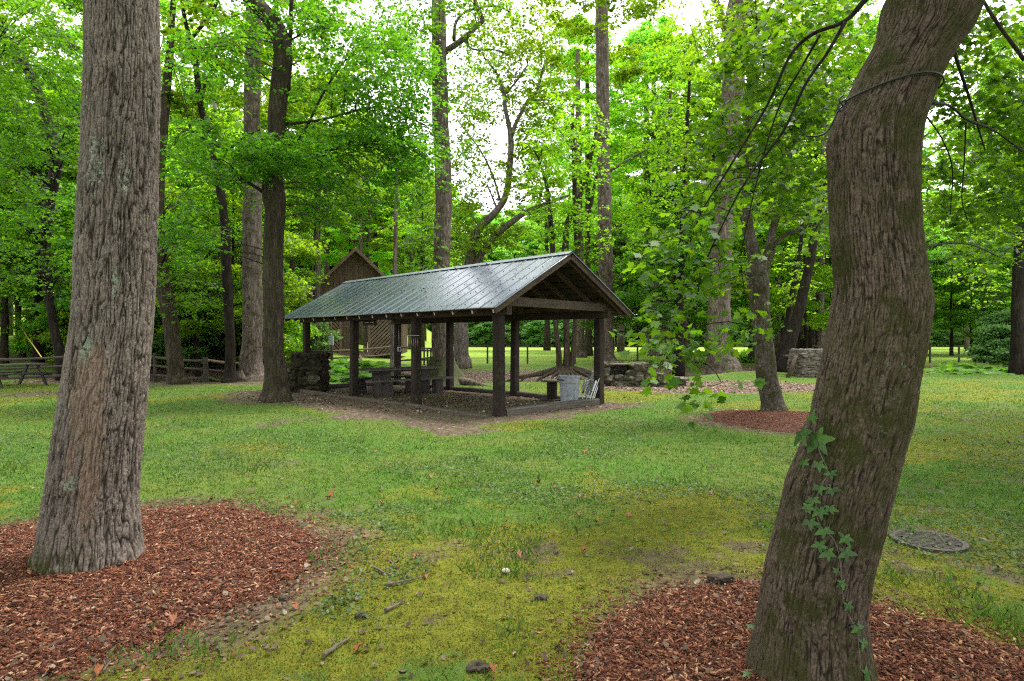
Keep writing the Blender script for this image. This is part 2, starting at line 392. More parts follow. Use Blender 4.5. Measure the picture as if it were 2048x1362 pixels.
def scatter(n, seed, y0=2.0, y1=20.0, wid=.98, pad=.5):
    r = R(seed)
    y = y0 * (y1 / y0) ** r.rand(n); x = (r.rand(n) * 2 - 1) * (y * wid + pad)
    return x, y, r
M['debris'] = None
def near_tree(x, y):
    return (np.hypot(x - 1.42, y - 2.85) < .33) | (np.hypot(x + 2.97, y - 4.26) < .42)
def ring(x, y):
    a = np.hypot(x + 2.98, y - 4.22) < 1.5; b = np.hypot(x - 1.5, y - 2.8) < 1.15; c = np.hypot(x - 5.35, y - 11.9) < 1.65
    return a | b | c
def blades(name, n, seed, hmin, hmax, wmul, keep, y0, y1, mat, label):
    x, y, r = scatter(n, seed, y0, y1)
    k = keep(x, y, r) & ~near_tree(x, y); x, y = x[k], y[k]; n = len(x)
    z = gz(x, y) - .002
    h = hmin + (hmax - hmin) * r.rand(n) ** 1.6; w = (.0022 + .0004 * y) * wmul * (.6 + .8 * r.rand(n))
    a = r.rand(n) * 6.283; lean = (r.rand(n) ** .8) * .9 * h; b = r.rand(n) * 6.283
    dx, dy = np.cos(a) * w, np.sin(a) * w; lx, ly = np.cos(b) * lean, np.sin(b) * lean
    V = np.stack([np.stack([x - dx, y - dy, z], 1), np.stack([x + dx, y + dy, z], 1),
                  np.stack([x + dx * .7 + lx * .4, y + dy * .7 + ly * .4, z + h * .6], 1), np.stack([x + lx, y + ly, z + h * .95], 1)], 1).reshape(-1, 3)
    Fc = np.arange(n * 4).reshape(-1, 4)
    return tag(link(name, mesh_np(name, V, Fc), mat), label, 'grass', kind='stuff')
M['blade'] = leaf_mat('blade', [(.038, .09, .014), (.065, .155, .02), (.10, .21, .03), (.18, .18, .06)], (1.5, 1.6, .8), .3, .5)
M['mossblade'] = leaf_mat('mossblade', [(.07, .08, .01), (.15, .15, .014), (.28, .26, .03), (.12, .085, .035)], (1.3, 1.3, .8), .25, .7)
M['clover'] = leaf_mat('clover', [(.03, .08, .016), (.045, .12, .02), (.07, .155, .025)], (1.7, 1.8, .8), .3, .5)
def kg(x, y, r):
    st = (fbm(x * 9, y * 9, s=70, o=3) - .5) * 1.6
    d = 1 - .8 * np.clip(m_moss(x, y) * (y < 9) + st, 0, 1) - .8 * np.clip(m_bare(x, y) + st, 0, 1)
    d = d * (1 - m_soil(x, y)) * (1 - m_litter(x, y)); d = np.where(ring(x, y), .012, np.maximum(d, .03))
    return r.rand(len(x)) < d * (.25 + .75 * sstep(3.5, 6.5, y))
blades('lawn_grass', 520000, 5, .012, .042, 1.0, kg, 2.0, 30, M['blade'], 'short green grass growing over the shaded lawn')
def kt(x, y, r):
    n = sstep(.60, .7, fbm(x * 1.6, y * 1.6, s=77))
    return r.rand(len(x)) < n * (1 - m_litter(x, y)) * np.where(ring(x, y), .02, 1) * (1 - m_soil(x, y) * .8)
blades('grass_tufts', 110000, 6, .03, .09, 1.1, kt, 2.0, 22, M['blade'], 'longer grass tufts sprouting in patches on the lawn')
def km(x, y, r):
    return (r.rand(len(x)) < np.clip(m_moss(x, y) * 1.2 - m_bare(x, y) * .7 + (fbm(x * 8, y * 8, s=71, o=3) - .5) * 2.4, 0, 1)) & ~ring(x, y) & (m_soil(x, y) < .5)
blades('moss', 380000, 8, .004, .016, 1.3, km, 2.0, 12, M['mossblade'], 'yellow green moss in patches at the front of the lawn')
# small round leaves of ground cover
def flat_leaves(name, x, y, z, s, tilt, mat, r, shape=None, lift=None):
    n = len(x)
    sh = np.array(shape if shape is not None else [(-.5, 0), (-.2, -.42), (.25, -.38), (.5, 0), (.25, .38), (-.2, .42)], float); k = len(sh)
    a = r.rand(n) * 6.283; ca, sa = np.cos(a), np.sin(a)
    tx, ty = (r.rand(n) - .5) * 2 * tilt, (r.rand(n) - .5) * 2 * tilt
    px = sh[None, :, 0] * s[:, None]; py = sh[None, :, 1] * s[:, None]
    X = px * ca[:, None] - py * sa[:, None]; Y = px * sa[:, None] + py * ca[:, None]
    Z = X * tx[:, None] + Y * ty[:, None] + (0 if lift is None else lift * (np.abs(sh[None, :, 1]) * s[:, None]))
    V = np.stack([X + x[:, None], Y + y[:, None], Z + z[:, None]], -1).reshape(-1, 3)
    return mesh_np(name, V, np.arange(n * k).reshape(-1, k))
x, y, r = scatter(150000, 12, 2.2, 16)
n1 = sstep(.50, .62, fbm(x * .8 + 3, y * .8, s=61) + .16 * np.exp(-((y - 8.8 + x * .1) / 2.6) ** 2) + .12 * np.exp(-(((x - 3.6) / 1.6) ** 2 + ((y - 4.6) / 1.3) ** 2)) - .07)
k = (r.rand(len(x)) < n1 * (1 - m_bare(x, y) * .8)) & ~ring(x, y) & (m_soil(x, y) < .4) & ~near_tree(x, y)
x, y = x[k], y[k]
tag(link('clover', flat_leaves('clover', x, y, gz(x, y) + .008 + .03 * r.rand(len(x)), (.010 + .009 * r.rand(len(x))) * (1 + y * .06), .7, M['clover'], r), M['clover']),
    'low broad leaved ground cover in green patches of the lawn', 'ground cover', kind='stuff')

# ------------------------------------------------------------------ mulch rings
M['chip'] = island_mat('chip', [(0, (.04, .013, .009)), (.35, (.105, .033, .019)), (.62, (.17, .058, .034)), (.85, (.24, .10, .06)), (.96, (.36, .19, .11)), (1, (.45, .30, .20))])
M['mulchbed'] = plain_mat('mulchbed', (.085, .03, .022), .95, var=.6, sc=60, bump=.8)
def mulch(cx, cy, rad, n, seed, label, hump=.05):
    r = R(seed)
    nr, na = 26, 90
    rr = np.linspace(0, 1, nr); aa = np.arange(na) * 6.28318 / na
    edge = lambda a: rad * (1 + .10 * (vnoise(np.cos(a) * 2 + seed, np.sin(a) * 2) - .5) * 2 + .05 * (vnoise(np.cos(a) * 7 + seed, np.sin(a) * 7) - .5) * 2)
    def hgt(t): return hump * (1 - t ** 3) - .012 * t ** 6 + .004
    Vx = cx + np.outer(rr, edge(aa) * np.cos(aa)); Vy = cy + np.outer(rr, edge(aa) * np.sin(aa))
    Vz = gz(Vx, Vy) + hgt(rr)[:, None] + (fbm(Vx * 9, Vy * 9, s=5) - .5) * .035
    ii = np.arange(nr * na).reshape(nr, na)
    Fb = np.stack([ii[:-1], np.roll(ii[:-1], -1, 1), np.roll(ii[1:], -1, 1), ii[1:]], -1).reshape(-1, 4)
    bed = mesh_np('mulch_bed', np.stack([Vx, Vy, Vz], -1).reshape(-1, 3), Fb, True)
    root = link('mulch', bed, M['mulchbed']); tag(root, label, 'mulch', kind='stuff')
    a = r.rand(n) * 6.283; t = np.sqrt(r.rand(n)) * (1 + .36 * (r.rand(n) ** 5))
    x = cx + t * edge(a) * np.cos(a); y = cy + t * edge(a) * np.sin(a)
    z = gz(x, y) + hgt(np.minimum(t, 1)) + (fbm(x * 9, y * 9, s=5) - .5) * .035 * (t < 1) + .004 + r.rand(n) * .014
    z = np.where(t > 1, gz(x, y) + .006, z)
    ln = .008 + .036 * r.rand(n) ** 3; wd = ln * (.15 + .3 * r.rand(n)); th = .0015 + .003 * r.rand(n)
    d = r.rand(n) * 6.283; pt = (r.rand(n) - .5) * .9; rl = (r.rand(n) - .5) * 1.0
    ux = np.stack([np.cos(d) * np.cos(pt), np.sin(d) * np.cos(pt), np.sin(pt)], 1)
    sd = np.stack([-np.sin(d), np.cos(d), rl], 1); sd /= np.linalg.norm(sd, axis=1)[:, None]
    up = np.cross(ux, sd); P0 = np.stack([x, y, z], 1)
    cs = []
    for q in (-1, 1):
        for (e, s_) in ((-1, -1), (1, -.6), (1, .6), (-1, 1)):
            cs.append(P0 + ux * (e * ln)[:, None] * .5 + sd * (s_ * wd)[:, None] * .5 + up * (q * th)[:, None] * .5)
    V = np.stack(cs, 1).reshape(-1, 3)
    b = np.arange(n)[:, None] * 8
    Fq = np.concatenate([b + np.array(q)[None] for q in ((4, 5, 6, 7), (0, 1, 5, 4), (1, 2, 6, 5), (2, 3, 7, 6), (3, 0, 4, 7))], 0)
    link('mulch_chips', mesh_np('mulch_chips', V, Fq), M['chip'], root)
mulch(-2.98, 4.22, 1.5, 76000, 3, 'red brown bark mulch ringed round the straight big trunk at left', .06)
mulch(1.5, 2.8, 1.13, 50000, 4, 'red brown bark mulch round the crooked mossy trunk at lower right', .05)
mulch(5.35, 11.9, 1.6, 20000, 5, 'red brown bark mulch round the lichen covered forked tree', .08)

# ------------------------------------------------------------------ leaf litter
LS = [(-.5, 0), (-.22, -.2), (-.3, -.45), (.05, -.28), (.3, -.4), (.25, -.12), (.55, 0), (.25, .14), (.32, .4), (.02, .28), (-.28, .44), (-.2, .2)]
M['litter'] = island_mat('litter', [(0, (.05, .028, .02)), (.4, (.11, .07, .05)), (.75, (.19, .13, .095)), (.93, (.3, .22, .17)), (1, (.42, .34, .28))])
M['debris'] = island_mat('debris', [(0, (.04, .026, .019)), (.5, (.085, .058, .042)), (.88, (.14, .10, .075)), (1, (.26, .20, .16))])
M['redleaf'] = island_mat('redleaf', [(0, (.13, .03, .02)), (.5, (.22, .06, .03)), (.8, (.26, .12, .05)), (1, (.10, .045, .03))], .55)
r = R(77); n = 110000
y = 12 + 33 * r.rand(n) ** 1.2; x = (r.rand(n) * 2 - 1) * y * .95
k = r.rand(n) < np.maximum(m_litter(x, y) * .9, m_soil(x, y) * .25 * (y > 13) * (y < 20)); x, y = x[k], y[k]; n = len(x)
tag(link('leaf_litter', flat_leaves('leaf_litter', x, y, gz(x, y) + .01 + .02 * r.rand(n), .03 + .05 * r.rand(n) + .0 * x, .45, None, r), M['litter']), 'dry brown leaf litter covering the creek banks', 'leaf litter', kind='stuff')
x, y, r = scatter(90000, 78, 2.1, 16)
k = r.rand(len(x)) < np.maximum(np.maximum(m_soil(x, y), m_bare(x, y)) * .55, .09) * (1 - .6 * ring(x, y)); x, y = x[k], y[k]; n = len(x)
tag(link('leaf_debris', flat_leaves('leaf_debris', x, y, gz(x, y) + .008 + .012 * r.rand(n) + .05 * ring(x, y), .007 + .03 * r.rand(n) ** 4, .6, None, r, LS[::2], .35), M['debris']), 'small dry leaf scraps and debris scattered through the lawn', 'leaf litter', kind='stuff')
# the leaves one can pick out on the lawn, each a thing of its own
lp = [(588, 1104), (590, 1218), (792, 1080), (790, 1133), (834, 1117), (731, 1075), (764, 1012), (762, 983), (872, 986), (749, 908), (852, 1158), (718, 1230),
      (1158, 995), (1075, 973), (1168, 1106), (1200, 1106), (1259, 1034), (1037, 1115), (718, 1303), (805, 1357), (1350, 1248), (1172, 907), (1012, 1060), (376, 1250),
      (346, 1262), (200, 1347), (1422, 990), (1090, 1078), (862, 958), (1110, 978), (1740, 1190), (1918, 938), (1650, 1195), (324, 888), (590, 1012), (1840, 915),
      (1250, 798), (1163, 880), (980, 1350), (1330, 1050), (100, 1350), (1160, 1034), (1195, 1050), (2020, 890), (1890, 885), (1620, 1080), (660, 1000), (420, 1005)]
lab = ['curled orange red fallen leaf lying on the mossy lawn', 'dark dried brown fallen leaf curled on the lawn']
for i, (u, v) in enumerate(lp):
    Y = EYE * F / (v - V0); q = P(u, v, Y); rr = R(900 + i)
    dark = i % 4 == 3
    s = .05 + .03 * rr.rand()
    me = flat_leaves('fallen_leaf', np.zeros(1), np.zeros(1), np.zeros(1), np.array([s * (1.15 if Y > 6 else 1)]), .5, None, rr, [(a_ * (.8 + .4 * rr.rand()), b_ * (.6 + .5 * rr.rand())) for a_, b_ in LS], .8 + .9 * rr.rand())
    o = link('fallen_leaf', me, M['litter'] if dark else M['redleaf'])
    o.location = (q[0], q[1], gzs(q[0], q[1]) + .012 + (.05 if ring(q[0], q[1]) else 0))
    tag(o, lab[dark], 'leaf', 'dark curled fallen leaves' if dark else 'orange red fallen leaves on the lawn')
# twigs, stone
M['twig'] = plain_mat('twig', (.12, .095, .075), .9, sc=30)
def twig(u0, v0, u1, v1, rad, label):
    a = P(u0, v0, EYE * F / (v0 - V0)); b = P(u1, v1, EYE * F / (v1 - V0)); L_ = np.linalg.norm(b - a); rr = R(int(u0))
    pts = np.array([a + (b - a) * t + np.array([0, 0, .018]) + (rr.rand(3) - .5) * L_ * .06 * np.array([1, 1, .25]) for t in np.linspace(0, 1, 7)])
    mb = MB(); mb.tube(pts, np.linspace(rad, rad * .4, 7), 7, jit=.2)
    d = (pts[3] - pts[2]); s = np.array([-d[1], d[0], .02]); mb.tube([pts[3], pts[3] + d * .5 + s * .8, pts[3] + d * 1.2 + s * 1.3], [rad * .5, rad * .4, rad * .2], 6)
    o = mb.build('twig', M['twig']); tag(o, label, 'twig', 'twigs fallen on the lawn')
twig(770, 1175, 846, 1158, .010, 'long thin twig lying on yellow moss beside an orange leaf')
twig(745, 1138, 782, 1156, .009, 'short grey lichened twig on yellow moss')
twig(648, 1318, 700, 1280, .012, 'dark broken stick lying near the bottom edge between moss patches')
twig(770, 1226, 800, 1212, .012, 'stubby dark stick on the moss')
twig(205, 1350, 222, 1330, .007, 'pale broken twig at the lower edge of the left mulch ring')
twig(1210, 1290, 1240, 1255, .008, 'thin bent twig beside the mulch at lower right')
def rock_mesh(seed, sx_, sy_, sz_, sub=2, rough=.35, boxy=0.0):
    import bmesh
    bm = bmesh.new(); bmesh.ops.create_icosphere(bm, subdivisions=sub, radius=1)
    V = np.array([v.co for v in bm.verts])
    if boxy: V = np.sign(V) * np.abs(V) ** (1 - boxy) ; V = V / np.abs(V).max()
    V = V * (1 + rough * (fbm(V[:, 0] * 1.4 + seed * 3.1, V[:, 1] * 1.4, V[:, 2] * 1.4, s=seed) - .5) * 2)[:, None]
    V = V * np.array([sx_, sy_, sz_]); Fc = [[v.index for v in f.verts] for f in bm.faces]; bm.free()
    return V, Fc
M['stone_pale'] = plain_mat('stone_pale', (.42, .38, .33), .8, sc=40)
q = P(1012, 1148, EYE * F / (1148 - V0)); V, Fc = rock_mesh(3, .028, .022, .018)
o = MB().add(V, Fc, True).build('stone', M['stone_pale']); o.location = (q[0], q[1], .022); tag(o, 'small pale pebble alone on the mossy lawn', 'stone')
M['clump'] = plain_mat('clump', (.055, .04, .03), .95, sc=60, var=.5)
for i, (u, v, s, lb) in enumerate([(1440, 1165, .07, 'dark rotten bark chunk at the top edge of the right mulch'), (568, 1200, .03, 'dark round seed head by an orange leaf near left mulch'), (722, 1235, .03, 'dark seed pod lying on moss left of the bottom twigs'), (1082, 1198, .035, 'dark crumpled seed pod in the middle of the front lawn'), (958, 1340, .045, 'dark ragged clod at the bottom edge of the lawn')]):
    q = P(u, v, EYE * F / (v - V0)); V, Fc = rock_mesh(20 + i, s * 1.2, s * .7, s * .5, 3, .8)
    o = MB().add(V, Fc, False).build('bark_chunk' if i == 0 else 'seed_pod' if i < 4 else 'clod', M['clump']); o.location = (q[0], q[1], gzs(q[0], q[1]) + s * .35); tag(o, lb, 'bark' if i == 0 else 'seed pod' if i < 4 else 'clod')

# drain grate
M['iron'] = plain_mat('iron', (.075, .062, .055), .7, .5, sc=40, bump=.4)
q = P(1856, 1085, EYE * F / (1085 - V0)); gx, gy = q[0], q[1]; gr_ = .26
root = empty('drain_grate', (gx, gy, gzs(gx, gy)), 'round dark iron drain grate with parallel slots set in the lawn', 'drain', rz=-.25)
mb = MB(); mb.lathe((0, 0, 0), [(gr_ - .045, .004), (gr_ - .04, .022), (gr_, .022), (gr_ + .004, -.02)], 48, False).build('rim_ring', M['iron'], root)
mb = MB()
for i in range(-6, 7):
    yb = i * .034; hx = math.sqrt(max(0, (gr_ - .038) ** 2 - yb ** 2))
    mb.box((-hx, yb - .009, .0), (hx, yb + .009, .019))
for xb in (-.075, .075): mb.box((xb - .009, -.19, .0), (xb + .009, .19, .016))
mb.build('bar_grid', M['iron'], root)
M['black'] = plain_mat('black', (.008, .007, .006), .9)
MB().lathe((0, 0, 0), [(gr_ - .03, -.03), (gr_ - .03, .004)], 32, True).build('pit_shade', M['black'], root)  # black disc at ground level stands in for the shade down the drain
# ------------------------------------------------------------------ pavilion (local x = width, y = length)
PW, PS, PL = 3.2816, 2.898, 8.694
M['post'] = wood_mat('post', (.032, .020, .016), (.008, .0055, .005), 'z', 1, .85, .25)
M['beam'] = wood_mat('beam', (.085, .06, .045), (.028, .02, .015), 'x')
M['rafter'] = wood_mat('rafter', (.11, .07, .048), (.035, .022, .016), 'x', .6)
M['fascia'] = wood_mat('fascia', (.095, .066, .048), (.032, .021, .016), 'x', .8)
M['sheath'] = wood_mat('sheath', (.06, .04, .03), (.02, .013, .01), 'y', .5)
M['greywood'] = wood_mat('greywood', (.12, .105, .09), (.045, .038, .032), 'x')
M['darkwood'] = wood_mat('darkwood', (.06, .05, .044), (.02, .016, .014), 'x', 1, .8, .2)
M['pale_end'] = plain_mat('pale_end', (.34, .30, .25), .85)
def roof_mat():
    m, nt, N, L = newmat('roof_metal')
    v = coords(nt, 'Object'); n = noise(nt, v, 1.3, 5, .6); f = noise(nt, v, 30, 4, .7)
    sv = coords(nt, 'Object', (.6, 9, .6)); s = noise(nt, sv, 2, 4, .6)
    c = ramp(nt, math_(nt, 'MULTIPLY_ADD', s, .5, math_(nt, 'MULTIPLY', f, .5)), [(.3, (.024, .036, .055)), (.5, (.046, .064, .092)), (.75, (.085, .11, .145))])
    ro = ramp(nt, math_(nt, 'MULTIPLY_ADD', n, .6, math_(nt, 'MULTIPLY', s, .4)), [(.35, (.11,) * 3), (.65, (.22,) * 3)])
    return finish(m, nt, c, ro, math_(nt, 'MULTIPLY_ADD', n, 3, f), .10, .012, .0, 1.0)
M['roof_metal'] = roof_mat()
PR = math.atan2(PB[1], PB[0])
pavr = empty('picnic_pavilion', (PO[0], PO[1], 0), 'open dark timber picnic pavilion with long ribbed metal gable roof', 'pavilion', rz=PR)
def pz(x, y):  # terrain height at a pavilion-local point
    q = pav(y, x); return gzs(q[0], q[1])
OB, HE, HR, OG = .569, 2.2124, 3.456, .545
SL = (HR - HE) / (PW / 2 + OB)
def rz_(x): return HE + SL * (x + OB) if x < PW / 2 else HE + SL * (PW + OB - x)
rnd = R(4)
for i in range(4):
    for j in (0, 1):
        w = .094; bx_, by_ = j * PW, i * PS
        if i == 0 and j == 0: w = .098
        jx, jy = (rnd.rand(2) - .5) * .04
        mb = MB(); zz = pz(bx_, by_) - .08
        n = 9
        V, Fc = [], []
        for k in range(n):
            z = zz + (2.07 - zz) * k / (n - 1); ww = w * (1 + .10 * math.exp(-(z) * 2) + .03 * (rnd.rand() - .5)); cx, cy = bx_ + jx * (1 - k / 8), by_ + jy * (1 - k / 8)
            c = ww * .22
            for (a, b) in ((-ww + c, -ww), (ww - c, -ww), (ww, -ww + c), (ww, ww - c), (ww - c, ww), (-ww + c, ww), (-ww, ww - c), (-ww, -ww + c)): V.append((cx + a + (rnd.rand() - .5) * .006, cy + b + (rnd.rand() - .5) * .006, z))
        for k in range(n - 1):
            for q in range(8): Fc.append((k * 8 + q, k * 8 + (q + 1) % 8, (k + 1) * 8 + (q + 1) % 8, (k + 1) * 8 + q))
        mb.add(V, Fc).build('post', M['post'], pavr)
for j in (0, 1):
    MB().beam((j * PW, -.32, 2.165), (j * PW, PL + .3, 2.165), .14, .19, ch=.08).build('long_beam', M['sheath'], pavr)
for yb in (-.20, PL + .20):
    MB().beam((-.08, yb, 2.35), (PW + .42, yb, 2.32), .07, .19, ch=.06).build('tie_beam', M['beam'], pavr)
for i in (1, 2):
    MB().beam((-.1, i * PS, 2.33), (PW + .1, i * PS, 2.33), .09, .14, ch=.06).build('tie_beam', M['beam'], pavr)
MB().box((-.10, -.27, 2.27), (.02, -.236, 2.47)).build('block', M['pale_end'], pavr)
ys_ = np.linspace(-.40, PL + .40, 16)
th = math.atan(SL)
for y in ys_:
    for sgn in (0, 1):
        xe = -OB + .06 if sgn == 0 else PW + OB - .06; xr = PW / 2 - .015 if sgn == 0 else PW / 2 + .015
        dz = .045 + .055 / math.cos(th)
        rf = MB().beam((xe, y, rz_(xe) - dz), (xr, y, rz_(xr) - dz), .045, .11).build('rafter', M['rafter'], pavr)
        e = 1 if sgn == 0 else -1
        MB().beam((xe - .004 * e, y, rz_(xe) - dz), (xe - .001 * e, y, rz_(xe) - dz + .001), .043, .105).build('rafter_end', M['pale_end'], rf)
MB().beam((PW / 2, -.45, HR - .12), (PW / 2, PL + .45, HR - .12), .025, .14).build('ridge_board', M['rafter'], pavr)
mb = MB()
for sgn in (0, 1):
    for k in range(10):
        t = .03 + k * .105
        x = -OB + t * (PW / 2 + OB) if sgn == 0 else PW + OB - t * (PW / 2 + OB)
        s = SL if sgn == 0 else -SL
        u = Vector((-s, 0, 1)).normalized()
        mb.beam((x, -.50, rz_(x) - .028), (x, PL + .50, rz_(x) - .028), .19, .022, up=u)
mb.build('purlins', M['sheath'], pavr)
for yb in (-OG + .02, PL + OG - .02):
    for sgn in (0, 1):
        xe = -OB if sgn == 0 else PW + OB; xr = PW / 2 - .02 if sgn == 0 else PW / 2 + .02
        MB().beam((xe, yb, rz_(xe) - .083), (xr, yb, rz_(xr) - .083), .026, .12).build('rake_board', M['fascia'], pavr)
# roof sheets with standing ribs
for sgn in (0, 1):
    xe = -OB - .03 if sgn == 0 else PW + OB + .03
    nseg = 10
    mb = MB()
    yl = [-OG - .03]; prof = [0]
    k = 0; y = -OG + .02
    while y < PL + OG:
        for dy, h in ((-.018, 0), (-.009, .016), (.009, .016), (.018, 0)): yl.append(y + dy + .0); prof.append(h)
        for dy, h in ((.125, 0), (.135, .004), (.15, .004), (.16, 0), (.255, 0), (.265, .004), (.28, .004), (.29, 0)):
            if y + dy < PL + OG: yl.append(y + dy); prof.append(h)
        y += .405
    yl.append(PL + OG + .03); prof.append(0)
    n = len(yl); V = []
    for q in range(nseg + 1):
        x = xe + (PW / 2 - xe) * q / nseg
        z = rz_(min(max(x, -OB), PW + OB)) - (SL * .03 if q == 0 else 0)
        for a, h in zip(yl, prof): V.append((x, a, z + h + (vnoise(x * 1.3 + 7, a * 1.3) - .5) * .012))
    Fc = [(q * n + i, q * n + i + 1, (q + 1) * n + i + 1, (q + 1) * n + i) for q in range(nseg) for i in range(n - 1)]
    V2 = [(a, b, c - .012 ) for a, b, c in V]; nn = len(V)
    F2 = [tuple(i + nn for i in f)[::-1] for f in Fc]
    ed = [(i, i + nn, i + 1 + nn, i + 1) for i in range(n - 1)] + [(q * n, (q + 1) * n, (q + 1) * n + nn, q * n + nn) for q in range(nseg)] + [(q * n + n - 1, q * n + n - 1 + nn, (q + 1) * n + n - 1 + nn, (q + 1) * n + n - 1) for q in range(nseg)]
    mb.add(V + V2, Fc + F2 + ed).build('roof_slope', M['roof_metal'], pavr)
M['ridge_cap'] = plain_mat('ridge_cap', (.20, .23, .25), .4, .7, sc=10)
mb = MB()
cz = HR + .028; hw = .14
mb.add([(PW/2 - hw, -OG - .04, cz - SL * hw), (PW/2, -OG - .04, cz), (PW/2 + hw, -OG - .04, cz - SL * hw), (PW/2 - hw, PL + OG + .04, cz - SL * hw), (PW/2, PL + OG + .04, cz), (PW/2 + hw, PL + OG + .04, cz - SL * hw)], [(0, 1, 4, 3), (1, 2, 5, 4)])
mb.build('ridge_cap', M['ridge_cap'], pavr)
M['screw'] = plain_mat('screw', (.03, .03, .032), .5, .3)
mb = MB()
for k in range(5):
    x = -OB + (.06 + k * .22) * (PW / 2 + OB)
    y = -OG + .07
    while y < PL + OG:
        z = rz_(x) + (vnoise(x * 1.3 + 7, y * 1.3) - .5) * .012; mb.box((x - .008, y - .008, z), (x + .008, y + .008, z + .012)); y += .2025
sc_ = mb.build('roof_screws', M['screw'], pavr); tag(sc_, kind='stuff')
MB().beam((.16, .02, pz(.5, 0) + .055), (PW - .1, .0, pz(PW, 0) + .075), .20, .17, ch=.15).build('sill_timber', M['greywood'], pavr)
mb = MB(); mb.tube([(PW + .02, y, pz(PW, y) + .05 + .012 * math.sin(y * 3)) for y in np.linspace(.15, PL, 14)], [.075] * 14, 8, jit=.1).build('edge_log', M['darkwood'], pavr)
mb = MB(); mb.tube([(x, PL + .05, pz(x, PL) + .06) for x in np.linspace(0, PW, 8)], [.085] * 8, 8, jit=.1).build('edge_log', M['darkwood'], pavr)
M['soilwood'] = wood_mat('soilwood', (.11, .085, .07), (.045, .034, .028), 'y', 1, .9, .1)
mb = MB(); mb.beam((-.42, -.1, pz(-.4, 0) + .0), (-.38, 2.7, pz(-.4, 2.7) + .02), .16, .12, ch=.2); mb.beam((-.40, 2.8, pz(-.4, 2.8) + .015), (-.45, 5.8, pz(-.4, 5.7) + .03), .16, .12, ch=.2); mb.beam((-.42, 5.9, pz(-.4, 6) + .02), (-.4, 8.6, pz(-.4, 8.6) + .04), .16, .12, ch=.2)
mb.build('edge_timber', M['soilwood'], pavr)
M['conduit'] = plain_mat('conduit', (.24, .25, .25), .45, .5)
M['box_grey'] = plain_mat('box_grey', (.26, .28, .28), .5)
MB().tube([(PW - .05, PL - .145, 1.30), (PW - .05, PL - .145, 2.05)], [.012, .012], 8).build('conduit', M['conduit'], pavr)
ob = MB().box((PW - .10, PL - .20, 1.14), (PW + .0, PL - .13, 1.30)).build('outlet_box', M['box_grey'], pavr)
MB().box((PW - .08, PL - .206, 1.17), (PW - .02, PL - .2, 1.27)).build('outlet_cover', M['black'], ob)

def pthing(name, x, y, label, cat, group=None, drot=0):
    q = pav(y, x); return empty(name, (q[0], q[1], gzs(q[0], q[1])), label, cat, group, PR + drot)
# leaves on the roof
r = R(31); n = 120
lx = -OB + .1 + r.rand(n) * (PW / 2 + OB - .15); ly = r.rand(n) * PL
ss = .03 + .05 * r.rand(n) ** 2
wx = PO[0] + ly * PA[0] + lx * PB[0]; wy = PO[1] + ly * PA[1] + lx * PB[1]
zz = np.array([rz_(a) for a in lx]) + .035
tag(link('roof_leaves', flat_leaves('roof_leaves', wx, wy, zz, ss, .45, None, r, LS, .5), M['debris']), 'dead leaves and debris lying on the metal roof of the pavilion', 'leaf litter', kind='stuff')

# picnic table and its benches (long side across the pavilion)
t = pthing('picnic_table', .25, 5.75, 'long weathered picnic table on block legs under the pavilion roof', 'table')
mb = MB()
for k in range(4): mb.box((-.05, -.40 + k * .205, .70), (2.35, -.40 + k * .205 + .197, .745))
mb.build('tabletop', M['greywood'], t)
for x in (.42, 1.75): MB().box((x, -.26, -.02), (x + .30, .28, .70), taper=.01).build('leg', M['darkwood'], t)
MB().beam((.0, -.30, .675), (2.3, -.30, .675), .05, .045).build('apron', M['darkwood'], t)
for dy, lb in ((-.66, 'plank bench on the lawn side of the pavilion table'), (.72, 'plank bench on the creek side of the pavilion table')):
    t = pthing('bench', .1 if dy < 0 else .1, 5.75 + dy, lb, 'bench', 'benches at the pavilion table')
    MB().box((-.1, -.14, .41), (2.65, .14, .46)).build('seat', M['darkwood'] if dy > 0 else M['greywood'], t)
    for x in (.35, 2.05): MB().box((x, -.11, -.03), (x + .26, .11, .41), taper=.008).build('leg', M['darkwood'], t)
# trash can
def place(u, v, name, label, cat, group=None, rz=0):
    Y = EYE * F / (v - V0); q = P(u, v, Y); return empty(name, (q[0], q[1], gzs(q[0], q[1])), label, cat, group, rz)
M['can'] = plain_mat('can', (.235, .25, .285), .5, var=.3, sc=9)
t = place(1139, 810, 'trash_can', 'tall grey ribbed plastic trash can without a lid beside the spool', 'trash can')
V = []; prof = [(.195, 0), (.205, .02), (.235, .52), (.238, .53), (.25, .54), (.255, .66), (.275, .665), (.278, .70), (.262, .705), (.25, .69), (.20, .05)]
seg = 64
for rr_, z in prof:
    for i in range(seg):
        a = 6.28318 * i / seg; rib = (-.013 if (i % 8) in (3, 4) and z < .53 and z > .01 else 0)
        V.append(((rr_ + rib) * math.cos(a), (rr_ + rib) * math.sin(a), z))
Fc = [(j * seg + i, j * seg + (i + 1) % seg, (j + 1) * seg + (i + 1) % seg, (j + 1) * seg + i) for j in range(len(prof) - 1) for i in range(seg)] + [tuple((len(prof) - 1) * seg + i for i in range(seg))]
MB().add(V, Fc).build('barrel', M['can'], t)
M['candark'] = plain_mat('candark', (.05, .055, .065), .55)
for s in (-1, 1):
    a = math.radians(215 if s < 0 else 35); c, s_ = math.cos(a), math.sin(a)
    MB().tube([(c * .25 + s_ * .09, s_ * .25 - c * .09, .60), (c * .305 + s_ * .08, s_ * .305 - c * .08, .61), (c * .305 - s_ * .08, s_ * .305 + c * .08, .61), (c * .25 - s_ * .09, s_ * .25 + c * .09, .60)], [.015] * 4, 8).build('handle', M['candark'], t)
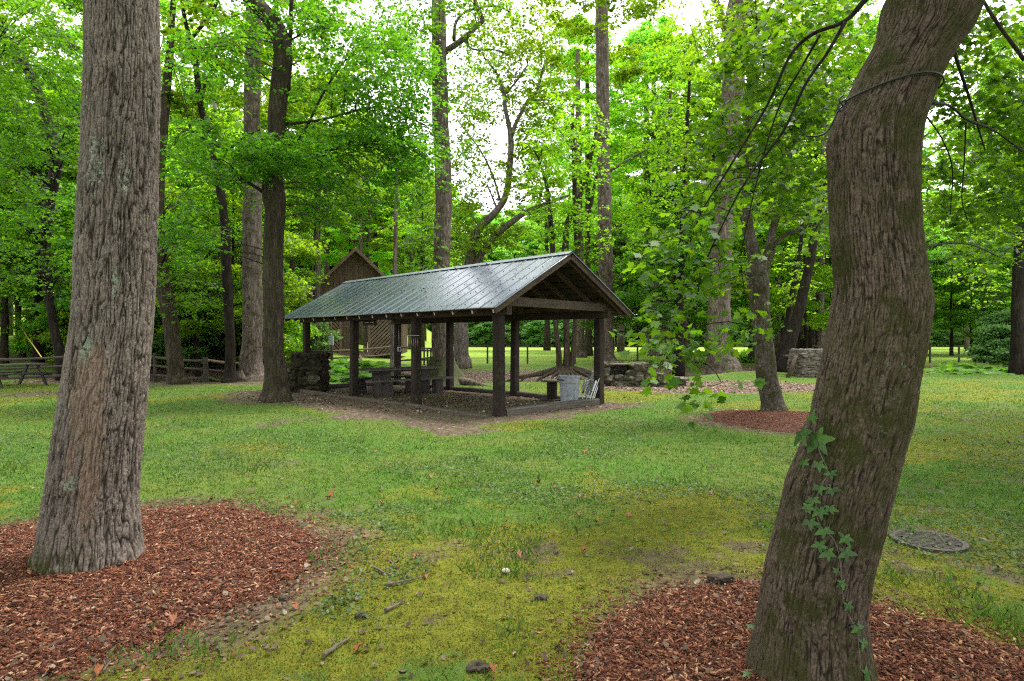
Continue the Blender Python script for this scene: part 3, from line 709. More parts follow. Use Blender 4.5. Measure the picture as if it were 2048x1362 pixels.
# cable spool
t = place(1104, 800, 'cable_spool', 'wooden cable spool standing on end as a small table', 'spool', rz=.4)
MB().lathe((0, 0, 0), [(.29, .0), (.30, .01), (.30, .035), (.29, .045)], 28).build('disc', M['darkwood'], t)
MB().lathe((0, 0, 0), [(.29, .475), (.30, .485), (.30, .51), (.29, .52)], 28).build('disc', M['greywood'], t)
mb = MB()
for i in range(16):
    a = 6.28318 * i / 16; mb.beam((.12 * math.cos(a), .12 * math.sin(a), .045), (.12 * math.cos(a), .12 * math.sin(a), .475), .046, .02, up=(math.cos(a), math.sin(a), 0))
mb.lathe((0, 0, 0), [(.105, .045), (.105, .475)], 20, True)
mb.build('core', M['post'], t)
# folded lawn chairs leaning on the corner post
M['alu'] = plain_mat('alu', (.62, .64, .64), .35, .6, var=.1)
M['web'] = plain_mat('web', (.05, .07, .075), .8, sc=30, var=.6)
M['webg'] = plain_mat('webg', (.30, .32, .31), .8, sc=60, var=.7)
def lawn_chair(u, v, label, webm, tilt, h=.86, rot=0.0):
    Y = EYE * F / (v - V0); q = P(u, v, Y)
    t = empty('folding_chair', (q[0], q[1], gzs(q[0], q[1]) + .02), label, 'chair', 'folded lawn chairs against the pavilion post', PR + rot)
    T = Matrix.Rotation(tilt, 4, 'Y')
    def loop(x, w, hh, rad, name, par):
        pts = [(x, -w, 0), (x, -w, hh * .5), (x + .01, -w, hh - .08), (x + .01, -w + .07, hh), (x + .01, w - .07, hh), (x + .01, w, hh - .08), (x, w, hh * .5), (x, w, 0)]
        K = spline(pts, 40); K = [tuple(T @ Vector(p)) for p in K]
        return MB().tube(K, [rad] * 40, 8).build(name, M['alu'], par)
    loop(0, .25, h, .0125, 'back_frame', t); loop(.045, .23, h * .82, .0125, 'leg_frame', t); loop(-.045, .22, h * .7, .0125, 'seat_frame', t)
    mb = MB()
    for k in range(6):
        z = h * (.28 + .115 * k); mb.box((-.008, -.24, z), (-.004, .24, z + .062), T)
    for k in range(5):
        y = -.19 + k * .088; mb.box((-.013, y, h * .26), (-.009, y + .055, h * .98), T)
    mb.build('webbing', webm, t)
    for s in (-1, 1):
        MB().beam(T @ Vector((-.06, s * .25, h * .38)), T @ Vector((-.05, s * .25, h * .72)), .025, .035).build('armrest', M['alu'], t)
lawn_chair(1166, 806, 'folded lawn chair with dark and white checked webbing, farthest from the post', M['web'], .42, .80, -.45)
lawn_chair(1174, 808, 'folded aluminium lawn chair, middle one of the three by the post', M['webg'], .32, .80, -.5)
lawn_chair(1181, 806, 'shorter folded lawn chair with black fabric nearest to the corner post', M['web'], .20, .62, -.4)
# wind chime on the second front post
M['copper'] = plain_mat('copper', (.30, .15, .09), .4, .7)
q = pav(PS, 0); cz0 = 1.66
t = empty('wind_chime', (q[0] - .02, q[1] - .26, cz0), 'copper tube wind chime hanging from a bar on the pavilion post', 'wind chime')
MB().beam((-.13, 0, 0), (.13, 0, 0), .015, .015).build('bar', M['copper'], t)
MB().tube([(0, 0, 0), (.0, .06, .38)], [.003, .003], 5).build('cord', M['black'], t)
for i in range(5):
    x = -.10 + .05 * i; MB().tube([(x, 0, -.03), (x, 0, -.30 - .02 * (i % 3))], [.007, .007], 8).build('chime_tube', M['copper'], t)
# board hanging under the roof
M['signpale'] = plain_mat('signpale', (.45, .44, .4), .7)
t = pthing('hanging_sign', .1, PS * 2 - .62, 'dark wooden sign board hanging under the pavilion eave', 'sign')
MB().box((-.02, -.32, 1.93), (.02, .32, 2.07)).build('board', M['post'], t)
mb = MB()
for k, w in enumerate((.09, .05, .11, .07)): mb.box((-.024, -.24 + k * .13, 2.0), (-.0205, -.24 + k * .13 + w, 2.012))
mb.build('mark', M['signpale'], t)

# ------------------------------------------------------------------ dry stone things
M['rock'] = plain_mat('rock', (.115, .095, .08), .92, var=.55, sc=14, bump=.6)
M['rock_moss'] = bark_mat('rock_moss', (.20, .18, .155), (.06, .052, .045), moss=.4, lichen=.3, scale=5, bd=.02, vs=.8)
M['rock_dark'] = bark_mat('rock_dark', (.06, .045, .035), (.016, .012, .01), moss=.25, scale=5, bd=.02, vs=.8)
def stones(mb, x0, x1, y0, y1, z0, z1, h, seed, hole=None):
    rr = R(seed); z = z0
    while z < z1 - .02:
        hh = h * (.7 + .6 * rr.rand())
        per = [((x0, y0), (x1, y0)), ((x1, y0), (x1, y1)), ((x1, y1), (x0, y1)), ((x0, y1), (x0, y0))]
        for a, b in per:
            a, b = np.array(a), np.array(b); L_ = np.linalg.norm(b - a); s = 0
            while s < L_:
                l = h * (1.1 + 1.8 * rr.rand()); p = a + (b - a) / L_ * min(s + l / 2, L_)
                if hole is None or not hole(p[0], p[1], z + hh / 2):
                    V, Fc = rock_mesh(int(rr.randint(999)), l * .60, h * (.8 + .5 * rr.rand()), hh * .62, 2, .45, .35)
                    ang = math.atan2(*(b - a)[::-1]) + (rr.rand() - .5) * .3; c, sn = math.cos(ang), math.sin(ang)
                    V = np.stack([V[:, 0] * c - V[:, 1] * sn + p[0], V[:, 0] * sn + V[:, 1] * c + p[1], V[:, 2] + z + hh / 2], 1)
                    mb.add(V, Fc, False)
                s += l * .95
        z += hh * .9
# barbecue at the far end of the pavilion
t = empty('stone_barbecue', (-6.1, 18.4, gzs(-6.1, 18.4)), 'dark stacked stone barbecue with chimney at the far end of the pavilion', 'barbecue')
mb = MB(); stones(mb, -.32, .36, -.3, .35, -.05, 1.1, .15, 5); mb.box((-.3, -.28, 0), (.34, .33, 1.08)); mb.build('chimney', M['rock_dark'], t)
mb = MB(); stones(mb, -1.0, -.42, -.28, .35, -.05, .52, .14, 6); mb.box((-.98, -.26, 0), (-.42, .33, .5)); mb.build('hearth', M['rock_dark'], t)
MB().box((-1.12, -.42, .6), (-.40, .42, .66)).build('slab', M['greywood'], t)
V, Fc = rock_mesh(71, .17, .15, .14, 3, .4)
MB().add(V + np.array([.28, -.45, .40]), Fc, True).build('boulder', M['rock_moss'], t)
# grill pit at right
q = P(1252, 773, EYE * F / (773 - V0))
t = empty('stone_fire_pit', (q[0], q[1] + .45, gzs(q[0], q[1] + .45)), 'mossy dry stone fire pit with dark square mouth right of the pavilion', 'fire pit', rz=-.06)
mb = MB(); hole = lambda x, y, z: (-.52 < x < .22 and z > .40 and y < .1)
stones(mb, -.72, .62, -.40, .42, -.05, .72, .15, 11, hole)
mb.box((-.68, -.35, 0), (.58, .38, .36)); mb.box((-.68, .12, .36), (.58, .38, .68)); mb.box((.30, -.33, .36), (.58, .12, .66)); mb.box((-.68, -.33, .36), (-.58, .12, .66))
mb.build('stonework', M['rock_moss'], t)
MB().box((-.62, -.42, .70), (.32, .30, .74)).build('lintel', M['rock'], t)
mb = MB(); stones(mb, .75, 1.9, -.25, .0, -.05, .22, .13, 14); stones(mb, .8, 1.2, -.3, .1, .1, .42, .14, 15); mb.box((.8, -.2, -.05), (1.85, -.02, .18)); mb.build('low_wall', M['rock_moss'], t)
V, Fc = rock_mesh(91, .16, .13, .11, 3, .5)
MB().add(V + np.array([-.60, -.48, .12]), Fc, True).build('foot_stone', M['rock_dark'], t)
# stone structure by the creek at right, half hidden by the crooked trunk
q = P(1625, 757, EYE * F / (757 - V0))
t = empty('stone_oven', (q[0] + .25, q[1] + .5, gzs(q[0], q[1])), 'tall grey stone oven with slab top, half hidden by the crooked trunk', 'oven')
mb = MB(); stones(mb, -.62, 1.1, -.4, .45, -.05, 1.0, .13, 21); mb.box((-.6, -.36, 0), (1.08, .42, .98)); mb.build('stonework', M['rock'], t)
MB().box((-.72, -.5, 1.04), (1.2, .55, 1.10)).build('slab', M['greywood'], t)
MB().beam((-1.25, -.25, .86), (-.66, -.2, .87), .22, .05).build('shelf_plank', M['greywood'], t)
q = P(1578, 757, 24.0)
t = MB().tube([(0, 0, -.02), (.38, .1, .86)], [.075, .065], 10, jit=.1).build('prop_log', M['fascia']); t.location = (q[0] - .1, 23.9, gzs(q[0], 24)); tag(t, 'short log propped at a slant against the stone oven shelf', 'log')

# ------------------------------------------------------------------ barn
M['barn'] = wood_mat('barn', (.16, .105, .085), (.05, .032, .026), 'z', .5, .9)
M['barnx'] = wood_mat('barnx', (.23, .155, .125), (.08, .052, .043), 'x', .4, .9)
M['barnroof'] = plain_mat('barnroof', (.42, .30, .33), .45, .5, sc=3)
BX, BY = -11.65, 46.0
bz = 1.6 - (708 - V0) / F * BY
barn = empty('barn', (BX, BY, bz), 'old brown wooden barn with steep gable roof and diagonal boards', 'barn', rz=.10)
hw, ez, az, BD, ov = 3.3, 4.75, 7.9, 6.0, .7   # half width, eave, apex, depth
def dboards(mb, x0, x1, z0, z1, s, y, th=.03, w=.21):
    # diagonal boards clipped to a rectangle
    k = -(x1 - x0) - (z1 - z0)
    while k < (x1 - x0) + (z1 - z0):
        pts = []
        def clip(poly, f):
            out = []
            for i in range(len(poly)):
                a, b = poly[i], poly[(i + 1) % len(poly)]; fa, fb = f(a), f(b)
                if fa >= 0: out.append(a)
                if fa * fb < 0: t_ = fa / (fa - fb); out.append((a[0] + (b[0] - a[0]) * t_, a[1] + (b[1] - a[1]) * t_))
            return out
        poly = [(x0, z0), (x1, z0), (x1, z1), (x0, z1)]
        g = lambda p: (p[1] - z0) - s * (p[0] - (x0 if s > 0 else x1)) - k
        poly = clip(poly, lambda p: g(p)); 
        if poly: poly = clip(poly, lambda p: w * .98 - g(p))
        if len(poly) >= 3:
            n = len(poly); yo = y - th - rnd.rand() * .04
            V = [(p[0], yo, p[1]) for p in poly] + [(p[0], y, p[1]) for p in poly]
            mb.add(V, [tuple(range(n))[::1], tuple(range(n, 2 * n))[::-1]] + [(i, i + n, (i + 1) % n + n, (i + 1) % n) for i in range(n)])
        k += w * 1.414 
    return mb
dboards(MB(), -hw, -1.2, 0, 3.3, -1, 0).build('diagonal_boards', M['barnx'], barn); dboards(MB(), .9, hw, 0, 3.3, 1, 0).build('diagonal_boards', M['barnx'], barn)
mb = MB()
x = -hw
while x < hw - .01:
    w = .2; xm = x + w / 2; zt = ez + (az - ez) * (1 - abs(xm) / hw) - .1
    mb.box((x, -.03 - rnd.rand() * .02, 3.32), (x + w - .012, -.0, zt)); x += w
mb.build('gable_boards', M['barn'], barn)
M['barndark'] = plain_mat('barndark', (.02, .014, .012), .9)  # near black wall colour stands in for shade in the board gaps
mb = MB(); mb.box((-hw + .02, .002, 0), (-1.2, .1, 3.3)); mb.box((.9, .002, 0), (hw - .02, .1, 3.3)); mb.box((-hw + .02, .002, 3.3), (hw - .02, .1, ez))
mb.add([(-hw + .02, .05, ez), (hw - .02, .05, ez), (0, .05, az - .1), (-hw + .02, .1, ez), (hw - .02, .1, ez), (0, .1, az - .1)], [(0, 1, 2), (5, 4, 3)])
mb.box((-hw + .02, .1, 0), (-hw + .12, BD, ez)); mb.box((-hw + .12, BD - .1, 0), (-1.2, BD, ez)); mb.box((.9, BD - .1, 0), (hw - .12, BD, ez)); mb.box((-1.2, BD - .1, 2.6), (.9, BD, ez))
mb.box((hw - .12, .1, 0), (hw - .02, BD, ez)); mb.build('wall', M['barndark'], barn)
mb = MB(); y = .05
while y < BD: mb.box((hw - .02, y, 0), (hw + .01 + rnd.rand() * .02, y + .2, ez)); y += .215
mb.build('side_boards', M['barn'], barn)
for x in (-hw, -1.2, .9, hw): MB().box((x - .1, -.09, 0), (x + .1, -.052, 3.34 if abs(x) < 2 else ez)).build('frame_post', M['barnx'], barn)
MB().box((-hw, -.10, 3.24), (hw, -.052, 3.42)).build('cross_board', M['barnx'], barn)
mb = MB()
for k in range(5): mb.box((-1.15 + k * .18, -.0, .05), (-1.15 + k * .18 + .165, .05, 2.75))
d = mb.build('door', M['barn'], barn); MB().box((-1.1, -.03, 2.0), (-.3, -.001, 2.12)).build('hinge_board', M['barnx'], d)
mb = MB()
for k in range(3): mb.box((.45 + k * .1, .02, .05), (.45 + k * .1 + .09, .05, 2.8))
mb.build('door', M['fascia'], barn)
MB().box((-1.2, -.05, 2.85), (.9, .02, 3.24)).build('door_header', M['barnx'], barn)
MB().box((-1.1, -1.0, -.1), (1.2, -.1, .12)).build('step', M['barnx'], barn)
pit = (az - ez) / hw
for s in (-1, 1):
    xe = s * (hw + ov); zeb = ez - pit * ov
    V = [(0, -.75, az + .05), (xe, -.6, zeb + .05), (xe, BD + .3, zeb + .05), (0, BD + .3, az + .05)]; V += [(a, b, c - .12) for a, b, c in V]
    rf = MB().add(V, [(0, 1, 2, 3) if s < 0 else (3, 2, 1, 0), (4, 7, 6, 5), (0, 4, 5, 1), (1, 5, 6, 2), (3, 7, 4, 0), (2, 6, 7, 3)]).build('roof_slope', M['barnroof'], barn)
    MB().beam((0, -.79, az - .1), (xe, -.64, zeb - .1), .04, .2, up=(0, 0, 1)).build('rake_board', M['barnx'], barn)
M['meter'] = plain_mat('meter', (.30, .36, .40), .5, .2)
t = empty('electric_meter', P(662, 668, 34.5), 'blue grey electric meter box on a post in front of the barn', 'meter')
t.location.z = gzs(t.location.x, 34.5); zz = 1.6 - (690 - V0) / F * 34.5 - t.location.z
MB().box((-.11, -.08, zz - .0), (.13, .08, zz + .52)).build('box', M['meter'], t)
MB().tube([(0, 0, zz + .5), (0, 0, zz + 1.9)], [.025, .025], 8).build('conduit', M['conduit'], t)
MB().lathe((0, 0, zz + .52), [(.07, 0), (.07, .12), (.03, .14)], 12).build('meter_head', M['conduit'], t)
MB().box((-.06, .085, -.1), (.06, .16, zz + .6)).build('post', M['barnx'], t)
# ------------------------------------------------------------------ fences
M['rail'] = wood_mat('rail', (.08, .062, .05), (.025, .02, .016), 'x', .6, .9, .2)
M['rail_light'] = wood_mat('rail_light', (.26, .19, .135), (.11, .08, .058), 'x', .6, .9)
def gpt(u, v, Y): q = P(u, v, Y); return np.array([q[0], Y, q[2]])
def rail_fence(label, posts, rails, group=None, pr=.07, rr_=.05, mats=None):
    """posts: (u, vtop, Y); rails: list of ((u,v,Y),(u,v,Y)[,mat])"""
    u, v, Y = posts[0]; q = gpt(u, v, Y)
    t = empty('rail_fence', (q[0], q[1], gzs(q[0], q[1])), label, 'fence', group)
    for i, (u, v, Y) in enumerate(posts):
        q = gpt(u, v, Y); g = gzs(q[0], q[1]); rq = R(i + 3)
        mb = MB(); mb.tube([(q[0], Y, g - .1), (q[0] + .01, Y, (g + q[2]) / 2), (q[0] - .01, Y, q[2])], [pr * 1.1, pr, pr * .9], 8, jit=.12, sd=i, sm=False)
        mb.build('post', M['rail'], t, 'world')
    for k, r_ in enumerate(rails):
        a, b = gpt(*r_[0]), gpt(*r_[1]); n = 6; rq = R(k + 50)
        K = np.array([a + (b - a) * s + np.array([0, 0, -.03 * math.sin(3.14 * s) + (rq.rand() - .5) * .02]) for s in np.linspace(0, 1, n)])
        mb = MB(); mb.tube(K, rr_ * (.85 + .3 * rq.rand(n)), 7, jit=.15, sd=k, sm=False)
        mb.build('rail', M[r_[2]] if len(r_) > 2 else M['rail'], t, 'world')
    return t
Yf = 23.5
rail_fence('three rail split fence behind the old picnic table at far left', [(-60, 700, Yf), (134, 706, Yf), (310, 706, Yf)],
           [((-60, 719, Yf), (134, 714, Yf)), ((-60, 738, Yf), (134, 732, Yf)), ((-60, 757, Yf), (134, 750, Yf)),
            ((134, 714, Yf), (310, 714, Yf)), ((134, 732, Yf), (310, 731, Yf)), ((134, 750, Yf), (310, 750, Yf))])
rail_fence('three rail split fence ending at a squared post right of the left trunk', [(411, 714, 22.2)],
           [((310, 714, Yf), (411, 722, 22.2)), ((310, 731, Yf), (411, 738, 22.2)), ((310, 750, Yf), (411, 756, 22.2))], pr=.10)
rail_fence('pale topped rail fence section between the two leaning dark trunks', [(481, 711, 26)],
           [((411, 720, 22.2), (481, 726, 26), 'rail_light'), ((411, 739, 22.2), (481, 744, 26)), ((411, 754, 22.2), (452, 764, 24))], pr=.08)
Yb = 33.0
rail_fence('split rail fence in front of the barn door', [(598, 690, 36), (664, 697, Yb), (868, 690, 36)],
           [((481, 722, 26), (598, 701, 36)), ((481, 742, 26), (598, 716, 36)), ((598, 701, 36), (664, 702, Yb)), ((664, 702, Yb), (786, 693, Yb), 'rail_light'), ((664, 716, Yb), (786, 708, Yb), 'rail_light'), ((664, 731, Yb), (786, 730, Yb)),
            ((786, 693, Yb), (868, 697, 36)), ((598, 716, 36), (664, 716, Yb)), ((786, 722, Yb), (868, 714, 36))])
q = gpt(733, 735, 31); t = MB().tube([(0, 0, -.1), (-.17, 0, .5), (-.36, 0, 1.05)], [.085, .08, .075], 9, jit=.15).build('leaning_post', M['rail_light']); t.location = (q[0], 31, gzs(q[0], 31)); tag(t, 'stout post leaning left in front of the rail fence by the barn', 'post')
t = empty('picket_gate', (*gpt(855, 715, 36)[:2], gzs(gpt(855, 715, 36)[0], 36)), 'small dark picket gate beside the mossy rooted trunk', 'gate')
for k in range(5): MB().box((-.45 + k * .2, 0, 0), (-.35 + k * .2, .04, .95)).build('picket', M['rail'], t)
for z in (.25, .8): MB().box((-.5, -.045, z), (.55, -.003, z + .09)).build('crossbar', M['rail'], t)
# board topped wire fence along the far lawn
M['wire'] = plain_mat('wire', (.16, .16, .15), .5, .5)
def wire_fence(label, posts, tops, Y):
    q = gpt(posts[0], 700, Y); t = empty('wire_fence', (q[0], Y, gzs(q[0], Y)), label, 'fence', 'wire fences along the far lawn')
    for u in posts:
        q = gpt(u, 690, Y); g = gzs(q[0], Y); MB().beam((q[0], Y, g - .2), (q[0], Y, g + 1.16), .11, .11, up=(0, 1, 0), ch=.2).build('post', M['rail'], t, 'world')
    for a, b in tops:
        qa, qb = gpt(a, 690, Y), gpt(b, 690, Y); MB().beam((qa[0], Y + .07, gzs(qa[0], Y) + 1.10), (qb[0], Y + .07, gzs(qb[0], Y) + 1.10), .05, .11).build('top_rail', M['rail'], t, 'world')
    mb = MB()
    for k in range(6):
        z = .15 + k * .17; xs_ = np.linspace(gpt(posts[0], 0, Y)[0], gpt(posts[-1], 0, Y)[0], 12)
        mb.tube([(x, Y - .06, gzs(x, Y) + z) for x in xs_], [.005] * 12, 4)
    mb.build('wire', M['wire'], t, 'world')
wire_fence('low wire fence with wooden top rail seen through the pavilion', [885, 975, 1055, 1150], [(885, 975)], 38)
wire_fence('wire fence with wooden top rail right of the tall straight trunk', [1190, 1275, 1360], [(1225, 1360)], 40)
wire_fence('wire fence with top rail behind the stone oven', [1625, 1720], [(1625, 1720)], 40)
wire_fence('wire fence with a lone post in front of the pale grass at right', [1860, 1918, 1990], [], 40)
# old picnic table at far left
t = empty('weathered_picnic_table', (-19.6, 23.0 - .8, gzs(-19.6, 22.2)), 'mossy A frame picnic table on the grass at the far left edge', 'table', rz=.12)
t.location = (*gpt(22, 775, 20.2)[:2], gzs(gpt(22, 775, 20.2)[0], 20.2)); t.rotation_euler[2] = 1.3
mb = MB()
for k in range(5): mb.box((-.95, -.37 + k * .15, .70), (.95, -.37 + k * .15 + .14, .74))
mb.build('tabletop', M['greywood'], t)
for s in (-1, 1): MB().box((-.95, s * .68 - .13, .42), (.95, s * .68 + .13, .46)).build('seat', M['darkwood'], t)
for x in (-.7, .7):
    for s in (-1, 1): MB().beam((x, s * .62, 0), (x, s * .22, .69), .09, .045, up=(1, 0, 0)).build('leg', M['darkwood'], t)
    MB().beam((x + .04, -.80, .38), (x + .04, .80, .38), .04, .09).build('seat_support', M['darkwood'], t)
M['yellow'] = plain_mat('yellow', (.45, .36, .06), .5)
a, b = gpt(40, 652, 30), gpt(84, 716, 24); t = MB().tube([(0, 0, 0), tuple(b - a)], [.02, .02], 8).build('guy_wire_guard', M['yellow']); t.location = a; tag(t, 'thin yellow guy wire guard slanting above the fence at far left', 'guy wire')

# ------------------------------------------------------------------ ferns and shrubs
def leafset(c, o, k, Ls, size, r, shape, droop=.15, nj=.45, lat0=.12, latr=.34):
    """c: spray centres, o: spray directions. k leaves each. returns V, F of polygon leaves"""
    n = len(c); c = np.repeat(c, k, 0); o = np.repeat(o, k, 0); Ls = np.repeat(np.broadcast_to(Ls, (n,)), k); m = n * k
    up = np.array([0, 0, 1.]); lat = np.cross(o, up); lat /= np.linalg.norm(lat, axis=1)[:, None] + 1e-6
    t = r.rand(m); sd = np.where(r.rand(m) < .5, -1, 1.); w = (lat0 + latr * r.rand(m)) * (1 - .5 * t)
    pos = c + o * ((t - .5) * Ls)[:, None] + lat * (sd * w * Ls)[:, None]; pos[:, 2] += -droop * t * t * Ls + r.randn(m) * .05 * Ls - np.abs(w) * Ls * .2
    d = o * .6 + lat * (sd * .8)[:, None] + r.randn(m, 3) * .35; d[:, 2] -= .25; d /= np.linalg.norm(d, axis=1)[:, None]
    nn = up + nj * r.randn(m, 3); s = np.cross(nn, d); s /= np.linalg.norm(s, axis=1)[:, None]; nn = np.cross(d, s)
    sz = size * (.45 + .85 * r.rand(m)); sh = np.array(shape)
    V = pos[:, None] + d[:, None] * (sh[None, :, 0, None] * sz[:, None, None]) + s[:, None] * (sh[None, :, 1, None] * sz[:, None, None]) - nn[:, None] * (np.abs(sh[None, :, 1, None]) * sz[:, None, None] * .25)
    kk = len(sh)
    return V.reshape(-1, 3), np.arange(m * kk).reshape(-1, kk)
DIA = [(-.5, 0), (-.08, -.42), (.5, 0), (-.08, .42)]
OVAL = [(-.5, 0), (-.25, -.3), (.15, -.3), (.5, 0), (.15, .3), (-.25, .3)]
MAPLE = [(-.45, 0), (-.30, -.20), (-.34, -.44), (-.08, -.34), (.08, -.50), (.16, -.22), (.30, -.16), (.55, 0), (.30, .16), (.16, .22), (.08, .50), (-.08, .34), (-.34, .44), (-.30, .20)]
LANCE = [(-.5, 0), (-.1, -.16), (.5, 0), (-.1, .16)]
def fern_mesh(seed, n=16, h=.65):
    r = R(seed); Vs, Fs, off = [], [], 0
    for i in range(n):
        a = 6.283 * i / n + r.rand() * .4; L_ = h * (.8 + .5 * r.rand()); el = .7 + .5 * r.rand()
        K = [np.array([math.cos(a) * s * L_ * math.cos(el) * 1.1, math.sin(a) * s * L_ * math.cos(el) * 1.1, L_ * (math.sin(el) * s - .55 * s * s * s)]) for s in np.linspace(.05, 1, 22)]
        for j in range(1, 22):
            tng = K[j] - K[j - 1]; tng /= np.linalg.norm(tng); sd = np.cross(tng, [0, 0, 1]); sd /= np.linalg.norm(sd)
            w = L_ * .22 * math.sin(3.14 * (j / 22) ** .7) + .01; b = .016
            for s in (-1, 1):
                p = K[j]; Vs += [p - tng * b, p + sd * s * w * .5 + tng * (w * .15 - b) - np.array([0, 0, .02 * w]), p + sd * s * w + tng * w * .4 - np.array([0, 0, .15 * w]), p + tng * b]
                Fs.append((off, off + 1, off + 2, off + 3)); off += 4
    return mesh_np('fern', np.array(Vs), np.array(Fs))
fm = [fern_mesh(1), fern_mesh(2, 13, .8)]
r = R(17)
def ferns(spots, label, group, s0):
    for i, (u, v, Y) in enumerate(spots):
        q = gpt(u, v, Y); o = link('fern', fm[i % 2], M['leaf_fern']); o.location = (q[0], Y, gzs(q[0], Y) - .02); o.rotation_euler = (0, 0, r.rand() * 6)
        s = s0 * (.8 + .5 * r.rand()); o.scale = (s, s, s); tag(o, label, 'fern', group)
ferns([(655 + 135 * r.rand(), 0, 26 + 7 * r.rand()) for _ in range(34)], 'bright green fern in the patch between pavilion and barn fence', 'ferns between pavilion and barn', 1.6)
ferns([(575 + 20 * k, 0, 27 + 5 * r.rand()) for k in range(4)], 'green fern behind the stone barbecue', 'ferns behind the barbecue', .8)
ferns([(1880 + 110 * r.rand(), 0, 28.5 + 7 * r.rand()) for _ in range(34)], 'bright green fern on the creek bank at right', 'ferns on the right creek bank', 1.7)
ferns([(1480 + 50 * r.rand(), 0, 40 + 3 * r.rand()) for _ in range(6)], 'fern at the lawn edge behind the big fluted trunk', 'ferns behind the big fluted trunk', 1.0)
ferns([(420 + 60 * r.rand(), 0, 25 + 4 * r.rand()) for _ in range(7)], 'small fern behind the split fence by the grey trunk', 'ferns behind the split fence', .7)

# ------------------------------------------------------------------ trees
def voro(u, w, nu, seed):
    ci, cj = np.floor(u).astype(np.int64), np.floor(w).astype(np.int64)
    f1 = np.full(u.shape, 9.); f2 = np.full(u.shape, 9.)
    for di in (-1, 0, 1):
        for dj in (-1, 0, 1):
            a, b = ci + di, cj + dj; am = a % nu
            px = a + .15 + .7 * h3(am, b, 0, seed); py = b + .1 + .8 * h3(am, b, 1, seed)
            d = np.hypot(u - px, w - py); f2 = np.where(d < f1, f1, np.minimum(f2, d)); f1 = np.minimum(f1, d)
    return f1, f2
def big_trunk(name, rows, Y, mat, root, cw, chh, depth, seg, dz, seed, base_v, flare, masks, ext, yl=0.0):
    rows = sorted(rows); v = np.array([a[0] for a in rows], float); uL = np.array([a[1] for a in rows], float); uR = np.array([a[2] for a in rows], float)
    zr = EYE - (v - V0) / F * Y; o = np.argsort(zr); zr = zr[o]; cx = ((uL + uR) / 2 - 1024)[o] / F * Y; cx = cx * (1 + 0); rd = ((uR - uL) / 2)[o] / F * Y / np.sqrt(1 + (cx / Y) ** 2) * (1.0 if cw > .025 else 1.035)
    zb = EYE - (base_v - V0) / F * Y
    z = np.concatenate([np.arange(zb - .08, zr[-1], dz), np.linspace(zr[-1], zr[-1] + ext[0], 60)[1:]])
    ker = np.hanning(25); ker /= ker.sum(); top = zr[-1]
    def ev(arr, sl):
        b = np.interp(z, zr, arr); b = np.convolve(np.pad(b, 12, 'edge'), ker, 'valid') if True else b
        return np.where(z > top, arr[-1] + (z - top) * sl, b)
    c = ev(cx, ext[1]); rr = np.maximum(ev(rd, -.012), .05)
    a = np.arange(seg) * 2 * np.pi / seg; Z, A = np.meshgrid(z, a, indexing='ij'); Cx = c[:, None]; Rr = rr[:, None]
    rbar = rr.mean(); nu = int(round(2 * np.pi * rbar / cw))
    X0, Y0 = np.cos(A), np.sin(A)
    wu = (fbm(X0 * 2.2, Y0 * 2.2, Z * 3.5, s=seed, o=3) - .5) * 1.9; ww = (fbm(X0 * 2, Y0 * 2, Z * 5, s=seed + 9, o=2) - .5) * 1.2
    wu = wu + (fbm(X0 * 7, Y0 * 7, Z * 9, s=seed + 21, o=3) - .5) * 1.3
    U = A / (2 * np.pi) * nu + wu + nu; W = Z / chh + ww + (fbm(X0 * 9, Y0 * 9, Z * 8, s=seed + 22, o=2) - .5) * 1.1
    k1 = rbar / cw * 2.0; wx = (fbm(X0 * 5, Y0 * 5, Z * 6, s=seed + 30, o=3) - .5) * 1.6; wz = (fbm(X0 * 4, Y0 * 4, Z * 5, s=seed + 31, o=2) - .5) * 1.5
    nA = vnoise(X0 * k1 + wx, Y0 * k1 + wx, Z / chh + wz, s=seed + 32); nB = vnoise(X0 * k1 * 1.9 + wx, Y0 * k1 * 1.9 - wx, Z / chh * 1.7 + wz, s=seed + 33); nC = vnoise(X0 * k1 * .8, Y0 * k1 * .8, Z / chh * 5 + wx * 2, s=seed + 34)
    rag = .35 * (fbm(X0 * 22, Y0 * 22, Z * 28, s=seed + 23, o=2) - .5)
    e = np.minimum(np.clip(np.abs(nA - .5) / .16 + rag, 0, 1), np.minimum(np.clip(.22 + np.abs(nB - .5) / .12 + rag, 0, 1), np.clip(.5 + np.abs(nC - .5) / .08, 0, 1)))
    g1, g2 = voro(U * 2.3 + .3 * wu, W * 3.1, 10 ** 6, seed + 3); e2 = np.clip((g2 - g1) * 2, 0, 1)
    fine = fbm(X0 * 14, Y0 * 14, Z * 22, s=seed + 5, o=3)
    lum = fbm(X0 * 1.1, Y0 * 1.1, Z * 1.2, s=seed + 7, o=3) - .5
    hgt = depth * 1.25 * (e ** .7 - .6) + depth * .2 * (e2 - .5) + depth * 1.1 * (fine - .5)
    fl = np.exp(-np.maximum(Z - zb, 0) / flare[1]) * flare[0] * (.45 + 1.1 * vnoise(X0 * 1.6 + 4, Y0 * 1.6, Z * 0) )
    if flare[2]: fl = fl + np.exp(-np.maximum(Z - zb, 0) / .07) * flare[2] * np.maximum(0, np.cos(A - math.pi)) ** 8
    Rf = Rr * (1 + .07 * lum + fl) + hgt
    X = Cx + Rf * np.cos(A); Yy = Y + Rf * np.sin(A) + np.where(Z > zb, (Z - zb) * yl, 0)
    V = np.stack([X, Yy, Z], -1).reshape(-1, 3) - np.array(root.location)
    n = len(z); ii = np.arange(n * seg).reshape(n, seg)
    Fc = np.stack([ii[:-1], np.roll(ii[:-1], -1, 1), np.roll(ii[1:], -1, 1), ii[1:]], -1).reshape(-1, 4)
